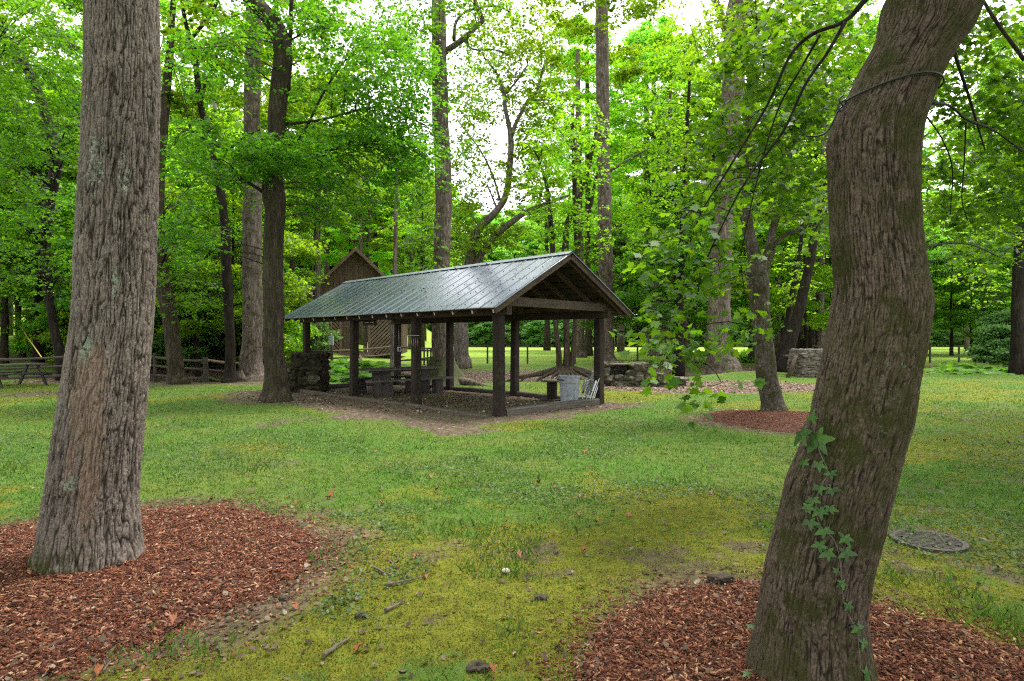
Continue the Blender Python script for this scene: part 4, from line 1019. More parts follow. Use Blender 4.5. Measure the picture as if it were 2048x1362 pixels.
    mk = np.zeros((n, seg, 4)); mk[..., 0] = np.clip(e * .85 + e2 * .1 + .5 * (fine - .5), 0, 1)
    dd_ = np.hypot(Cx, Y); xr = (np.cos(A) * Y - np.sin(A) * Cx) / dd_; fr = np.where(-(np.cos(A) * Cx + np.sin(A) * Y) / dd_ > -.1, 1, 0)
    mk[..., 1] = masks['pink'](xr, Z, fine) * fr; mk[..., 2] = masks['lichen'](xr, Z, fine) * fr; mk[..., 3] = masks['moss'](xr, Z, fine, e)
    col = mk.reshape(-1, 4)
    return link(name, mesh_np(name, V, Fc, True, col), mat, root)
def blob(xr, z, cx, cz, rx, rz): return np.clip(1.3 - (((xr - cx) / rx) ** 2 + ((z - cz) / rz) ** 2), 0, 1)
T1 = [(-120, 170, 321), (0, 168, 320), (169, 169, 323), (338, 161, 318), (400, 157, 318), (535, 149, 314), (560, 150, 313), (648, 144, 310), (780, 122, 299), (912, 102, 287), (1000, 87, 280), (1060, 80, 280), (1133, 74, 278), (1180, 72, 278)]
t1 = empty('big_tree', (-2.97, 4.26, 0), 'massive straight tree trunk with deep furrowed grey bark and red mulch at left', 'tree')
mk1 = dict(pink=lambda x, z, f: np.clip(np.maximum(blob(x, z, -.35, 1.22, .45, .42), np.maximum(.85 * blob(x, z, -.1, .7, .3, .5), .8 * blob(x, z, -.55, .85, .14, .35))) * 2.2 - f * 1.3, 0, 1),
           lichen=lambda x, z, f: np.maximum.reduce([blob(x, z, -.52, 1.53, .16, .13), blob(x, z, -.02, 1.96, .12, .13), .8 * blob(x, z, -.55, 2.75, .32, .25), .8 * blob(x, z, .12, 2.68, .2, .2), blob(x, z, -.52, .65, .15, .08), .55 * np.clip(-x - .55, 0, 1) * 2.2]),
           moss=lambda x, z, f, e: np.maximum(np.clip((.32 - z) * 4, 0, 1) * np.clip(.35 - x, 0, 1) * 1.3 * np.clip(f * 2.4 - .5, 0, 1), .6 * np.clip(f * 3 - 1.5, 0, 1) * np.clip(-x, 0, 1) * (z > .9)))
big_trunk('trunk', T1, 4.26, M['bark_big'], t1, .030, .15, .011, 540, .0065, 3, 1133, (.22, .17, .4), mk1, (5.0, .01))
T2 = [(-160, 1835, 2045), (-80, 1800, 2006), (0, 1760, 1973), (69, 1750, 1945), (90, 1742, 1924), (138, 1715, 1893), (190, 1692, 1869), (240, 1662, 1848), (276, 1654, 1839), (330, 1654, 1836), (380, 1656, 1836), (460, 1660, 1839), (500, 1663, 1845), (546, 1668, 1851), (590, 1667, 1860), (615, 1663, 1861), (630, 1660, 1858), (692, 1649, 1848), (765, 1634, 1832), (838, 1619, 1821), (882, 1606, 1807), (965, 1570, 1782), (1048, 1552, 1763), (1130, 1532, 1740), (1213, 1520, 1726), (1295, 1508, 1732), (1362, 1500, 1740), (1420, 1488, 1750)]
t2 = empty('crooked_tree', (1.42, 2.85, 0), 'crooked leaning tree trunk with mossy bark, creeper and black cable at right', 'tree')
mk2 = dict(pink=lambda x, z, f: x * 0, lichen=lambda x, z, f: .5 * blob(x, z, .45, 1.35, .3, .3) + .45 * blob(x, z, -.15, .9, .5, .3),
           moss=lambda x, z, f, e: np.clip(np.clip(fbm(x * 3 + 2, z * 3.2, s=88) * 3 - 1.3 + .6 * np.clip(x, -.3, 1) * (z > 1) + .5 * (z < .35), 0, 1) * np.clip(f * 3.4 - 1.0, 0, 1) * .72, 0, 1))
big_trunk('trunk', T2, 2.85, M['bark_crook'], t2, .019, .075, .0055, 520, .005, 13, 1362, (.17, .14, 0), mk2, (4.0, .55))
for mm in ('bark_big', 'bark_crook'):
    m = M[mm]; nt = m.node_tree
    at = nt.nodes.new('ShaderNodeAttribute'); at.attribute_name = 'mask'
    b = [n for n in nt.nodes if n.type == 'BSDF_PRINCIPLED'][0]; l = b.inputs['Base Color'].links[0]; src = l.from_socket
    fn = noise(nt, coords(nt, 'Object'), 90, 3, .6)
    nt.links.new(mixc(nt, at.outputs['Alpha'], src, mixc(nt, fn, (.014, .015, .006), (.06, .058, .014))), b.inputs['Base Color'])
# the black cable tied round the crooked trunk
M['cable'] = plain_mat('cable', (.012, .012, .012), .5)
t2h = lambda v: (((np.interp(v, [a[0] for a in sorted(T2)], [a[1] for a in sorted(T2)]) + np.interp(v, [a[0] for a in sorted(T2)], [a[2] for a in sorted(T2)])) / 2 - 1024) / F * 2.85,
                 (np.interp(v, [a[0] for a in sorted(T2)], [a[2] for a in sorted(T2)]) - np.interp(v, [a[0] for a in sorted(T2)], [a[1] for a in sorted(T2)])) / 2 / F * 2.85 * .885)
K = []
for ang in np.linspace(180, 540, 61):
    a = math.radians(ang); xx = math.cos(a)
    v = 205 - 26 * math.sin(max(0, min(1, (xx + 1) / 1.7)) * 1.9) if math.sin(a) < 0 else 200 - 10 * xx
    c_, r_ = t2h(v); K.append((c_ + (r_ + .014) * xx, 2.85 + (r_ + .014) * math.sin(a), EYE - (v - V0) / F * 2.85))
cb = MB().tube(K, [.0048] * 61, 8, False)
c_, r_ = t2h(215); q = P(1692, 205, 2.85)
for pts in ([(1692, 205, 2.84), (1676, 222, 2.80), (1668, 240, 2.80), (1655, 262, 2.82), (1635, 272, 2.8), (1612, 272, 2.8)], [(1690, 200, 2.8), (1677, 208, 2.78), (1680, 222, 2.78), (1688, 214, 2.78), (1678, 200, 2.78), (1686, 190, 2.8)]):
    K2 = spline([P(*p) for p in pts], 26); cb.tube(K2, [.0045] * 26, 8)
cb = cb.build('cable', M['cable']); tag(cb, 'black cable looped and knotted round the upper crooked trunk', 'cable')
# creeper climbing the front of the crooked trunk
M['vine_leaf'] = leaf_mat('vine_leaf', [(.02, .085, .012), (.04, .14, .018), (.065, .19, .022), (.03, .10, .018)], (1.5, 1.7, .9), .3, .4)
vt = empty('creeper_vine', (1.3, 2.55, .0), 'green five leaf creeper climbing the front of the crooked trunk', 'vine')
stem = [(1722, 1362), (1718, 1300), (1712, 1260), (1690, 1215), (1683, 1160), (1680, 1120), (1668, 1080), (1640, 1050), (1632, 1010), (1640, 975), (1655, 945), (1640, 905), (1630, 870), (1628, 830)]
def surf(u, v, off=.012):
    c_, r_ = t2h(v); x = (u - 1024) / F * 2.6
    for _ in range(4):
        s = max(-.97, min(.97, (x - c_) / r_)); y = 2.85 - (r_ + off) * math.sqrt(1 - s * s); x = (u - 1024) / F * y
    return np.array([x, y, EYE - (v - V0) / F * y])
K = spline([surf(*p) for p in stem], 70)
MB().tube(K, np.linspace(.004, .0018, 70), 5, False).build('stem', M['twig'], vt, 'world')
VL = [(0, 0), (.18, -.14), (.42, -.2), (.62, -.13), (.8, -.1), (1, 0), (.8, .1), (.62, .13), (.42, .2), (.18, .14)]
clus = [(1628, 835, .07), (1607, 868, .10), (1640, 880, .11), (1612, 925, .055), (1640, 930, .055), (1662, 948, .05), (1640, 975, .05), (1665, 980, .05), (1628, 1000, .05), (1618, 1015, .05), (1640, 1020, .06), (1660, 1016, .05), (1622, 1045, .06), (1648, 1060, .06), (1688, 1075, .06), (1640, 1090, .055), (1655, 1105, .06), (1690, 1105, .065), (1670, 1140, .03), (1682, 1165, .045), (1693, 1210, .05), (1712, 1255, .06), (1722, 1285, .055), (1728, 1345, .06), (1500, 1255, .04), (1492, 1350, .045)]
Vs, Fs = [], []
for i, (u, v, s) in enumerate(clus):
    rr = R(400 + i)
    if u < 1510: b0 = P(u, v, 2.75); nrm = np.array([0, -.35, .94])
    else:
        b0 = surf(u, v, .02); c_, r_ = t2h(v); nrm = np.array([(b0[0] - c_) / r_, (b0[1] - 2.85) / r_, .35])
    nrm /= np.linalg.norm(nrm); ex = np.cross([0, 0, 1], nrm); ex /= np.linalg.norm(ex); ey = np.cross(nrm, ex)
    b0 = b0 + nrm * .012
    for j, a in enumerate((-2.2, -1.15, 0, 1.15, 2.2)):
        a = a + (rr.rand() - .5) * .5 + (rr.rand() - .5) * .3 - math.pi / 2 * (.9 if v > 880 else .6); d = ex * math.cos(a) + ey * math.sin(a) + nrm * (.15 + .2 * rr.rand()); sdv = np.cross(nrm, d); sdv /= np.linalg.norm(sdv)
        L_ = s * .68 * (.8 if j in (0, 4) else 1) * (.85 + .3 * rr.rand()); n0 = len(Vs)
        Vs += [b0 + d * x_ * L_ + sdv * y_ * L_ * 1.3 - nrm * (abs(y_) * .3 + x_ * x_ * .35) * L_ for x_, y_ in VL]; Fs.append(list(range(n0, n0 + 10)))
link('leaves', mesh_np('leaves', np.array(Vs) - np.array(vt.location), np.array(Fs)), M['vine_leaf'], vt)

def limb_pts(path, Y, dy=0.0, n=None):
    n = n or max(6, len(path) * 4)
    K = np.array([[*P(u, v, Y + dy * i / max(1, len(path) - 1)), w / 2 / F / math.sqrt(1 + ((u - 1024) / F) ** 2) * (Y + dy * i / max(1, len(path) - 1))] for i, (u, v, w) in enumerate(path)])
    S = spline(K, n); return S[:, :3], np.maximum(S[:, 3], .004)
def hero(name, label, Y, trunks, limbs=(), bark='bark_brown', group=None, blobs=(), leaf='leaf_dark', lsize=.10, k=16, spr=.55, shape=DIA, seed=0, flare=.5, twigs=0, cat='tree', crown=None):
    """trunks / limbs: pixel paths lifted to depth Y; blobs: (u, v, Yc, ru, rv, n) leaf clouds"""
    if not isinstance(trunks[0], list): trunks = [trunks]
    u, v, w = trunks[0][0]; b = P(u, v, Y); gz0 = gzs(b[0], Y)
    root = empty(name, (b[0], Y, gz0), label, cat, group)
    mb = MB(); allp = []
    for i, tr in enumerate(trunks):
        pts, rad = limb_pts(tr, Y, n=max(14, len(tr) * 6))
        if tr[0][1] > 690:
            dz = pts[0, 2] - gz0; pts[0, 2] = gz0 - .12; 
            if pts[1, 2] < gz0: pts = np.delete(pts, 1, 0); rad = np.delete(rad, 1)
            rad = rad * (1 + flare * np.exp(-np.maximum(pts[:, 2] - gz0, 0) / .35) * .4)
        pts[2:, 0] += (vnoise(pts[2:, 2] * 1.3 + seed, pts[2:, 2] * 0) - .5) * .25 * rad[2:]
        mb.tube(pts, rad, 20 if Y < 30 else 12, jit=.10, sd=seed + i); allp.append((pts, rad))
    for l in limbs:
        dy = 0; 
        if isinstance(l, tuple): l, dy = l
        pts, rad = limb_pts(l, Y, dy); mb.tube(pts, rad, 8, jit=.1, sd=3); allp.append((pts, rad))
    c, o = [], []; r = R(seed + 100)
    for (bu, bv, by, ru, rv, n) in blobs:
        p = r.randn(n, 3); p /= np.linalg.norm(p, axis=1)[:, None]; p *= (r.rand(n) ** .4)[:, None]
        ctr = P(bu, bv, by); q = ctr + p * np.array([ru / F * by, min(ru, rv) / F * by * 1.1, rv / F * by])
        # break the cloud into layered clumps
        keep = fbm(q[:, 0] * 1.1, q[:, 1] * 1.1, q[:, 2] * 2.2, s=seed) > .40
        q = q[keep]; d = q - np.array([ctr[0], ctr[1], 0]); d[:, 2] = 0; d /= np.linalg.norm(d, axis=1)[:, None] + 1e-6
        d = d + r.randn(len(q), 3) * .5; d[:, 2] = -.12 + .2 * r.randn(len(q)); d /= np.linalg.norm(d, axis=1)[:, None]
        c.append(q); o.append(d)
    if c:
        c, o = np.concatenate(c), np.concatenate(o)
        AP = np.concatenate([a[0][3:] for a in allp]); AR = np.concatenate([a[1][3:] for a in allp])
        st = max(1, len(c) // max(1, twigs)) if twigs else 0
        if st:
            for i in range(0, len(c), st):
                dd = np.linalg.norm(AP - c[i], axis=1) + .8 * np.maximum(AP[:, 2] - c[i][2], 0); j = int(np.argmin(dd))
                if dd[j] < 6: mid = (AP[j] + c[i]) / 2 + np.array([0, 0, .12 * dd[j]]); e_ = c[i] + o[i] * .25; K = spline([AP[j], mid, c[i], e_], 9); mb.tube(K, np.linspace(min(AR[j] * .5, .008 + .006 * dd[j]), .003, 9), 5)
    mb.build('trunk', M[bark], root, 'world')
    if len(c):
        V, Fc = leafset(c, o, k, spr, lsize, r, shape); link('crown', mesh_np('crown', V - np.array(root.location), Fc), M[leaf], root)
    if crown:
        me, s, h = crown; cr = link('crown', me, None, root); cr.scale = (s, s, s); tp = allp[0][0][-1] - np.array(root.location); cr.location = (tp[0], tp[1], h); cr.rotation_euler = (0, 0, seed * 1.7)
    return root
# ---- generic trees
def gen_tree(name, seed, H, r0, z0, Rc, nl, ns, nsp, k, ls, shape, bark, leaf, spr=.8, zt=None, up=.45, lean=.03, nj=.55):
    r = R(seed); n = 16; z = np.linspace(-.15, H, n)
    cx = np.cumsum(r.randn(n) * lean) * .6; cy = np.cumsum(r.randn(n) * lean) * .6; cx -= cx[0]; cy -= cy[0]
    rad = r0 * (1 - z / H * .85).clip(.1, 1.1); rad[:2] *= 1.25
    tm = MB(); tm.tube(np.stack([cx, cy, z], 1), rad, 12, jit=.1, sd=seed); c, o = [], []
    for i in range(nl):
        t = (i + r.rand()) / nl; zz = z0 + (H * .97 - z0) * t; a = i * 2.4 + r.rand() * .8
        env = math.sin(math.pi * min(1, (.22 + t * .78))) ** .7; L_ = Rc * (.55 + .5 * r.rand()) * max(.3, env)
        b = np.array([np.interp(zz, z, cx), np.interp(zz, z, cy), zz]); d = np.array([math.cos(a), math.sin(a), up + .5 * t]); 
        K = spline([b, b + d * L_ * .4, b + d * L_ * .75 + np.array([0, 0, -.02 * L_]), b + d * L_ + np.array([0, 0, -.14 * L_])], 9)
        rb = max(.02, np.interp(zz, z, rad) * .38); tm.tube(K, np.linspace(rb, .012, 9), 6, jit=.1, sd=i)
        for j in range(ns):
            s = .3 + .7 * (j + r.rand()) / ns; p = np.array([np.interp(s * 8, range(9), K[:, q]) for q in range(3)]); a2 = a + (1 if j % 2 else -1) * (.5 + .9 * r.rand())
            d2 = np.array([math.cos(a2), math.sin(a2), .15 + .25 * r.rand()]); l2 = L_ * (.45 - .2 * s + .15 * r.rand()); e = p + d2 * l2 + np.array([0, 0, -.1 * l2])
            tm.tube([p, (p + e) / 2 + np.array([0, 0, .05 * l2]), e], [rb * .35, rb * .22, .006], 4)
            for q in range(nsp):
                f = .25 + .85 * r.rand(); pp = p + (e - p) * f + r.randn(3) * np.array([.32, .32, .16]) * spr; c.append(pp); dd = d2 + r.randn(3) * .5; dd[2] = -.1 + .15 * r.randn(); o.append(dd / np.linalg.norm(dd))
    V, Fc = leafset(np.array(c), np.array(o), k, spr, ls, r, shape, nj=nj)
    tme = bpy.data.meshes.new('trunk'); tme.from_pydata([tuple(p) for p in tm.v], [], tm.f); tme.polygons.foreach_set('use_smooth', tm.sm); tme.update(); tme.materials.append(M[bark])
    cme = mesh_np('crown', V, Fc); cme.materials.append(M[leaf]); return name, tme, cme
def inst(var, x, y, s, rz, label, group, zs_=1.0):
    name, tme, cme = var
    root = empty(name, (x, y, gzs(x, y)), label, 'tree', group, rz); root.scale = (s, s, s * zs_)
    link('trunk', tme, None, root); link('crown', cme, None, root); return root
CAN = [gen_tree('forest_tree', 40 + i, 23, .33, 7.5, 5.2, 28, 5, 8, 24, .20, DIA, ['bark_grey', 'bark_brown', 'bark_tulip'][i], ['leaf_bright', 'leaf_far', 'leaf_bright'][i], .85) for i in range(3)]
UND = [gen_tree('maple_tree', 60 + i, 9.5, .11, 1.8, 3.6, 24, 5, 10, 22, .15, DIA, 'bark_dark', ['leaf_bright', 'leaf_dark', 'leaf_bright'][i], .75, up=.15, lean=.06) for i in range(3)]
FAR = [gen_tree('edge_tree', 80 + i, 25, .32, 1.5, 6.2, 34, 5, 7, 15, .55, DIA, 'bark_brown', 'leaf_far', 1.3, nj=1.6) for i in range(3)]
def shrub_var(seed, leaf, ls, H, Rc, shape=OVAL): return gen_tree('shrub', seed, H, .04, .1, Rc, 22, 5, 10, 16, ls, shape, 'bark_dark', leaf, .55, up=.45, lean=.12, nj=1.2)
SHR = [shrub_var(90, 'leaf_shrub', .13, 2.6, 1.5), shrub_var(91, 'leaf_bright', .10, 2.0, 1.2, DIA)]
# ------------------------------------------------------------------ trees one can tell apart
H_ = hero
H_('leaning_maple', 'dark trunked maple bending left at the top, against the pavilion end', 15.6, [(552, 800, 64), (550, 772, 50), (548, 700, 43), (546, 600, 41), (545, 500, 41), (550, 430, 42), (548, 395, 48), (545, 340, 38), (552, 280, 34), (555, 200, 38), (568, 130, 39), (562, 75, 38), (537, 35, 34), (500, -5, 32), (440, -60, 28)],
   [[(546, 405, 14), (520, 380, 8), (470, 355, 6), (403, 350, 4), (370, 385, 3)], ([(556, 340, 14), (600, 325, 8), (660, 300, 6), (720, 290, 4)], 1), [(577, 180, 9), (580, 90, 9), (583, -10, 9)], ([(553, 300, 9), (600, 275, 6), (650, 180, 5), (690, 120, 3)], 1.5), ([(556, 250, 8), (640, 240, 5), (760, 215, 4), (850, 250, 3)], 2), ([(548, 330, 8), (450, 300, 5), (380, 260, 4)], -1)],
   'bark_brown', None, [(790, 160, 17, 110, 130, 260), (820, 290, 17.5, 80, 60, 110), (700, 130, 16.2, 170, 150, 380), (690, 300, 16.3, 185, 85, 330), (640, 400, 16.8, 130, 55, 110), (430, 330, 15, 105, 100, 170), (440, 100, 15.2, 110, 110, 150), (560, 310, 14.6, 110, 45, 120), (800, 340, 17, 90, 90, 120), (590, 30, 16, 140, 70, 120), (380, 470, 15.5, 60, 70, 70)], 'leaf_dark', .105, 20, .62, DIA, 1, twigs=160)
H_('tulip_tree', 'tall pale grey trunk standing left of the bent dark maple', 23, [(503, 758, 66), (504, 735, 46), (504, 600, 40), (504, 400, 37), (506, 100, 33), (507, -60, 30)], bark='bark_tulip', seed=2, crown=(CAN[0][2], .8, 3.2))
H_('slim_tree', 'dark brown trunk leaning left just right of the big furrowed trunk', 21.5, [(357, 768, 44), (351, 742, 34), (342, 660, 31), (332, 600, 31), (322, 540, 30), (316, 440, 26), (320, 330, 24), (332, 200, 20), (342, 60, 15), (350, -40, 10)], bark='bark_brown', seed=3, blobs=[(370, 520, 20, 75, 90, 90), (395, 430, 20, 80, 60, 80), (380, 600, 21, 50, 50, 40)], twigs=30)
H_('slim_tree', 'thin dark trunk curving up left between fence and pale trunk', 22, [(458, 766, 30), (460, 742, 22), (458, 640, 20), (452, 520, 20), (447, 420, 18), (432, 330, 16), (415, 270, 15), (398, 190, 13), (390, 120, 12), (370, 40, 9), (360, -20, 7)], [[(432, 330, 8), (480, 280, 5), (520, 260, 3)], [(400, 200, 8), (430, 120, 6), (450, 60, 4)], [(372, 90, 9), (420, 30, 8), (440, -10, 7)]], bark='bark_dark', seed=4, blobs=[(420, 560, 24, 60, 70, 60), (400, 200, 23, 80, 120, 120)], twigs=30)
H_('slim_tree', 'dark trunk leaning left above the fence at far left, behind the old picnic table', 26, [(128, 738, 34), (118, 702, 24), (105, 640, 20), (96, 580, 20), (92, 500, 22), (100, 400, 24), (114, 330, 27), (105, 280, 24), (88, 220, 22), (75, 180, 20), (40, 110, 18), (0, 60, 18), (-40, 20, 16)], [([(60, 140, 14), (20, 120, 9), (-30, 130, 6)], -4)],
   'bark_dark', None, [(60, 90, 21, 130, 120, 260), (60, 260, 21, 120, 90, 200), (50, 420, 22, 110, 80, 150), (130, 540, 23, 70, 60, 90), (20, 530, 23, 60, 60, 60), (-80, 300, 20, 120, 250, 160)], 'leaf_dark', .13, 18, .8, DIA, 5, twigs=70)
H_('slim_tree', 'straight dark trunk second from the left edge group, wide at its foot', 31, [(77, 716, 26), (74, 690, 18), (76, 600, 16), (80, 500, 14), (85, 380, 12), (90, 200, 9)], bark='bark_dark', seed=6, crown=(UND[1][2], 1.1, 2))
H_('slim_tree', 'greyish slim trunk with bright grass behind it at far left', 33, [(42, 712, 22), (37, 670, 14), (36, 580, 14), (38, 500, 12), (35, 380, 11), (32, 200, 9)], bark='bark_brown', seed=7, crown=(UND[0][2], 1.0, 3.5))
H_('dead_snag', 'broken dead trunk with jagged top at the left edge', 30, [(8, 708, 20), (10, 640, 15), (12, 540, 13), (14, 487, 8)], [[(10, 570, 8), (-10, 530, 6), (-25, 500, 4)]], bark='bark_brown', seed=8)
H_('slim_tree', 'thin pale trunk behind the leaning dark trunk and the split fence', 34, [(438, 724, 20), (435, 700, 14), (432, 620, 12), (428, 520, 11), (426, 400, 10), (430, 200, 9)], bark='bark_grey', seed=9, crown=(UND[2][2], 1.0, 4.5))
tt = H_('mossy_tree', 'tall grey trunk with mossy spreading root base behind the pavilion', 21.3, [(884, 782, 96), (884, 755, 66), (883, 725, 44), (884, 640, 36), (885, 500, 33), (886, 400, 33), (882, 250, 32), (878, 100, 30), (878, 0, 27), (877, -80, 24)],
   [[(888, 105, 13), (930, 75, 12), (955, 50, 10), (965, 40, 9), (955, 15, 8), (946, -12, 7)], [(908, 82, 7), (912, 45, 6), (935, 22, 5), (990, 12, 4), (1022, 25, 3)], ([(866, 160, 16), (840, 130, 11), (800, 100, 8), (765, 80, 6)], -1), [(930, 78, 6), (945, 98, 4), (990, 100, 3), (1020, 110, 2)], ([(900, 770, 26), (930, 764, 20), (965, 772, 12), (1000, 780, 9)], -1.0), ([(875, 775, 26), (850, 778, 14), (835, 784, 8)], -.8), ([(895, 775, 22), (920, 785, 12), (945, 792, 6)], -1.5)],
   'bark_tulip', None, [(800, 80, 20, 90, 100, 130), (940, 150, 21, 70, 90, 60), (930, 290, 21.5, 45, 80, 40), (920, 0, 20, 130, 60, 110), (850, 480, 20.5, 50, 80, 45), (880, 620, 22.5, 20, 30, 10)], 'leaf_dark', .12, 18, .7, DIA, 10, twigs=50, crown=None)
# moss skirt on its root base
V, Fc = [], []
for j in range(14):
    for i in range(48):
        a = 6.28318 * i / 48; t_ = j / 13; lobe = 1 + .45 * (vnoise(math.cos(a) * 2.2 + 3, math.sin(a) * 2.2) - .5) * 2 * t_
        rr_ = (.42 + .62 * t_ ** 1.3) * lobe; V.append((rr_ * math.cos(a), rr_ * math.sin(a), 1.0 * (1 - t_) ** 1.5 - .04 + .05 * (float(vnoise(i * .7, j * .7)) - .5)))
for j in range(13):
    for i in range(48): Fc.append((j * 48 + i, (j + 1) * 48 + i, (j + 1) * 48 + (i + 1) % 48, j * 48 + (i + 1) % 48))
M['mossbase'] = plain_mat('mossbase', (.04, .045, .014), .95, var=.6, sc=9, bump=.7)
MB().add(V, Fc, True).build('mossy_root', M['mossbase'], tt)
H_('tulip_tree', 'very tall straight grey trunk right of the pavilion gable', 38, [(1213, 732, 44), (1212, 700, 34), (1210, 500, 30), (1206, 250, 27), (1203, 0, 25), (1202, -80, 23)], [([(1215, 345, 6), (1260, 318, 5), (1300, 295, 3)], -1)], bark='bark_tulip', seed=11, crown=(CAN[2][2], 1.0, 10.0))
H_('crooked_fork_tree', 'crooked forked tree rising dark against the bright sky gap', 34, [[(925, 724, 36), (924, 700, 30), (923, 640, 27), (928, 560, 24), (940, 520, 20), (948, 480, 18), (960, 455, 16), (990, 425, 14), (1010, 395, 13), (1018, 350, 12), (1022, 290, 12), (1020, 260, 10), (1010, 215, 8), (1008, 190, 7), (995, 150, 5), (968, 115, 4)], [(932, 570, 18), (955, 520, 16), (985, 478, 14), (1020, 447, 13), (1060, 420, 9), (1100, 405, 7), (1140, 390, 4)]],
   [[(1021, 275, 9), (1035, 240, 8), (1058, 198, 7), (1075, 180, 5), (1090, 120, 3)], [(1008, 190, 5), (1035, 160, 4), (1055, 130, 3)], [(1000, 400, 5), (985, 350, 4), (960, 300, 3), (915, 240, 3)], [(995, 420, 4), (975, 370, 3)], [(1062, 200, 4), (1090, 200, 3)]],
   'bark_grey', None, [(1010, 50, 30, 130, 65, 210), (1080, 250, 33, 50, 90, 120), (915, 420, 33, 50, 50, 80), (980, 330, 35, 80, 70, 110), (1000, 180, 35, 90, 70, 150), (960, 420, 35, 60, 40, 50), (1060, 220, 35, 60, 90, 80), (940, 230, 33, 45, 70, 60), (920, 330, 34, 32, 60, 55), (1050, 110, 34, 60, 40, 55), (960, 140, 34, 55, 30, 25), (1070, 370, 33, 75, 60, 140), (1110, 180, 34, 40, 70, 60), (930, 480, 33, 60, 45, 80), (1010, 470, 34, 70, 30, 70), (960, 230, 34, 22, 22, 10), (1045, 290, 34, 26, 40, 22)], 'leaf_bright', .17, 18, .9, DIA, 12, twigs=60)
rt = H_('rooted_tree', 'three stemmed tree on a mound of bare exposed roots by the creek', 29, [[(1120, 745, 13), (1117, 700, 11), (1112, 650, 10), (1108, 550, 12), (1102, 450, 10), (1095, 380, 7), (1078, 320, 4)], [(1132, 745, 16), (1134, 700, 13), (1133, 640, 12), (1130, 520, 14), (1138, 440, 12), (1165, 380, 9), (1185, 300, 7), (1195, 240, 4)], [(1142, 745, 13), (1147, 690, 10), (1152, 620, 10), (1155, 520, 11), (1150, 420, 10), (1148, 330, 9), (1145, 210, 6)]],
   [[(1154, 530, 9), (1163, 450, 8), (1178, 425, 8), (1190, 365, 6), (1200, 330, 4)]] + [([(1132 + 3 * i, 735, 9), (1132 + 16 * i, 745 + abs(i) * 1, 8), (1132 + 26 * i, 757 - (i % 2) * 4, 6), (1132 + 32 * i, 768, 3)], -1.6 - .3 * (i % 3)) for i in (-4, -3, -2, -1, 1, 2, 3, 4)] + [([(1132, 738, 8), (1128 + 10 * i, 752, 7), (1125 + 18 * i, 770, 4)], -2.4) for i in (-1, 0, 1, 2)],
   'bark_brown', None, [(1130, 300, 28, 90, 130, 200), (1110, 450, 28, 80, 70, 110), (1190, 460, 29, 40, 60, 30)], 'leaf_bright', .15, 18, .8, DIA, 13, twigs=60, flare=.15)
H_('slim_tree', 'straight trunk on the bright lawn just left of the corner post', 50, [(1162, 709, 24), (1161, 690, 17), (1161, 600, 15), (1158, 400, 13), (1155, 100, 10)], bark='bark_tulip', seed=14, crown=(CAN[0][2], .9, 7))
H_('slim_tree', 'thinner trunk behind on the bright lawn by the corner post', 55, [(1177, 706, 18), (1176, 600, 12), (1175, 300, 10), (1174, 100, 8)], bark='bark_brown', seed=15, crown=(CAN[1][2], .9, 7))
H_('tulip_tree', 'left one of two slim twin trunks on the far bright lawn', 56, [(1293, 712, 26), (1294, 690, 18), (1294, 500, 14), (1293, 380, 12), (1292, 60, 9)], bark='bark_grey', seed=16, crown=(CAN[2][2], .9, 9))
H_('tulip_tree', 'right one of two slim twin trunks on the far bright lawn', 54, [(1311, 714, 24), (1310, 695, 15), (1309, 500, 12), (1308, 380, 11), (1306, 60, 8)], bark='bark_grey', seed=17, crown=(CAN[1][2], .9, 9))
H_('slim_tree', 'dark thin trunk behind the wire fence, half hidden by hanging leaves', 33, [(1357, 732, 24), (1360, 695, 16), (1362, 600, 14), (1365, 500, 14), (1367, 430, 13), (1372, 300, 9), (1380, 150, 6)], [[(1365, 435, 8), (1345, 400, 6), (1310, 393, 4), (1268, 412, 3)]], 'bark_dark', None, [(1320, 330, 32, 90, 110, 160), (1370, 150, 33, 80, 130, 170), (1290, 450, 33, 60, 50, 50)], 'leaf_bright', .16, 18, .9, DIA, 18, twigs=50)
H_('slim_tree', 'reddish trunk on the far lawn behind the hanging branch', 58, [(1372, 706, 24), (1371, 640, 13), (1372, 400, 11), (1374, 100, 8)], bark='bark_tulip', seed=19, crown=(CAN[0][2], .9, 8))
H_('fluted_tree', 'massive pale furrowed trunk with mossy flared base right of the fire pit', 27.5, [(1447, 768, 104), (1445, 745, 78), (1441, 715, 60), (1439, 680, 50), (1438, 640, 47), (1440, 560, 44), (1443, 500, 43), (1452, 350, 41), (1458, 250, 42), (1466, 150, 45), (1472, 60, 46), (1482, -10, 48), (1495, -80, 44)], [[(1464, 100, 22), (1450, 55, 18), (1434, 10, 16), (1415, -40, 14)], ([(1462, 80, 6), (1430, 100, 4), (1380, 130, 3)], -2)], 'bark_tulip', None, [(1400, 60, 26, 90, 90, 90)], 'leaf_bright', .15, 18, .8, DIA, 20, twigs=20, flare=.3)
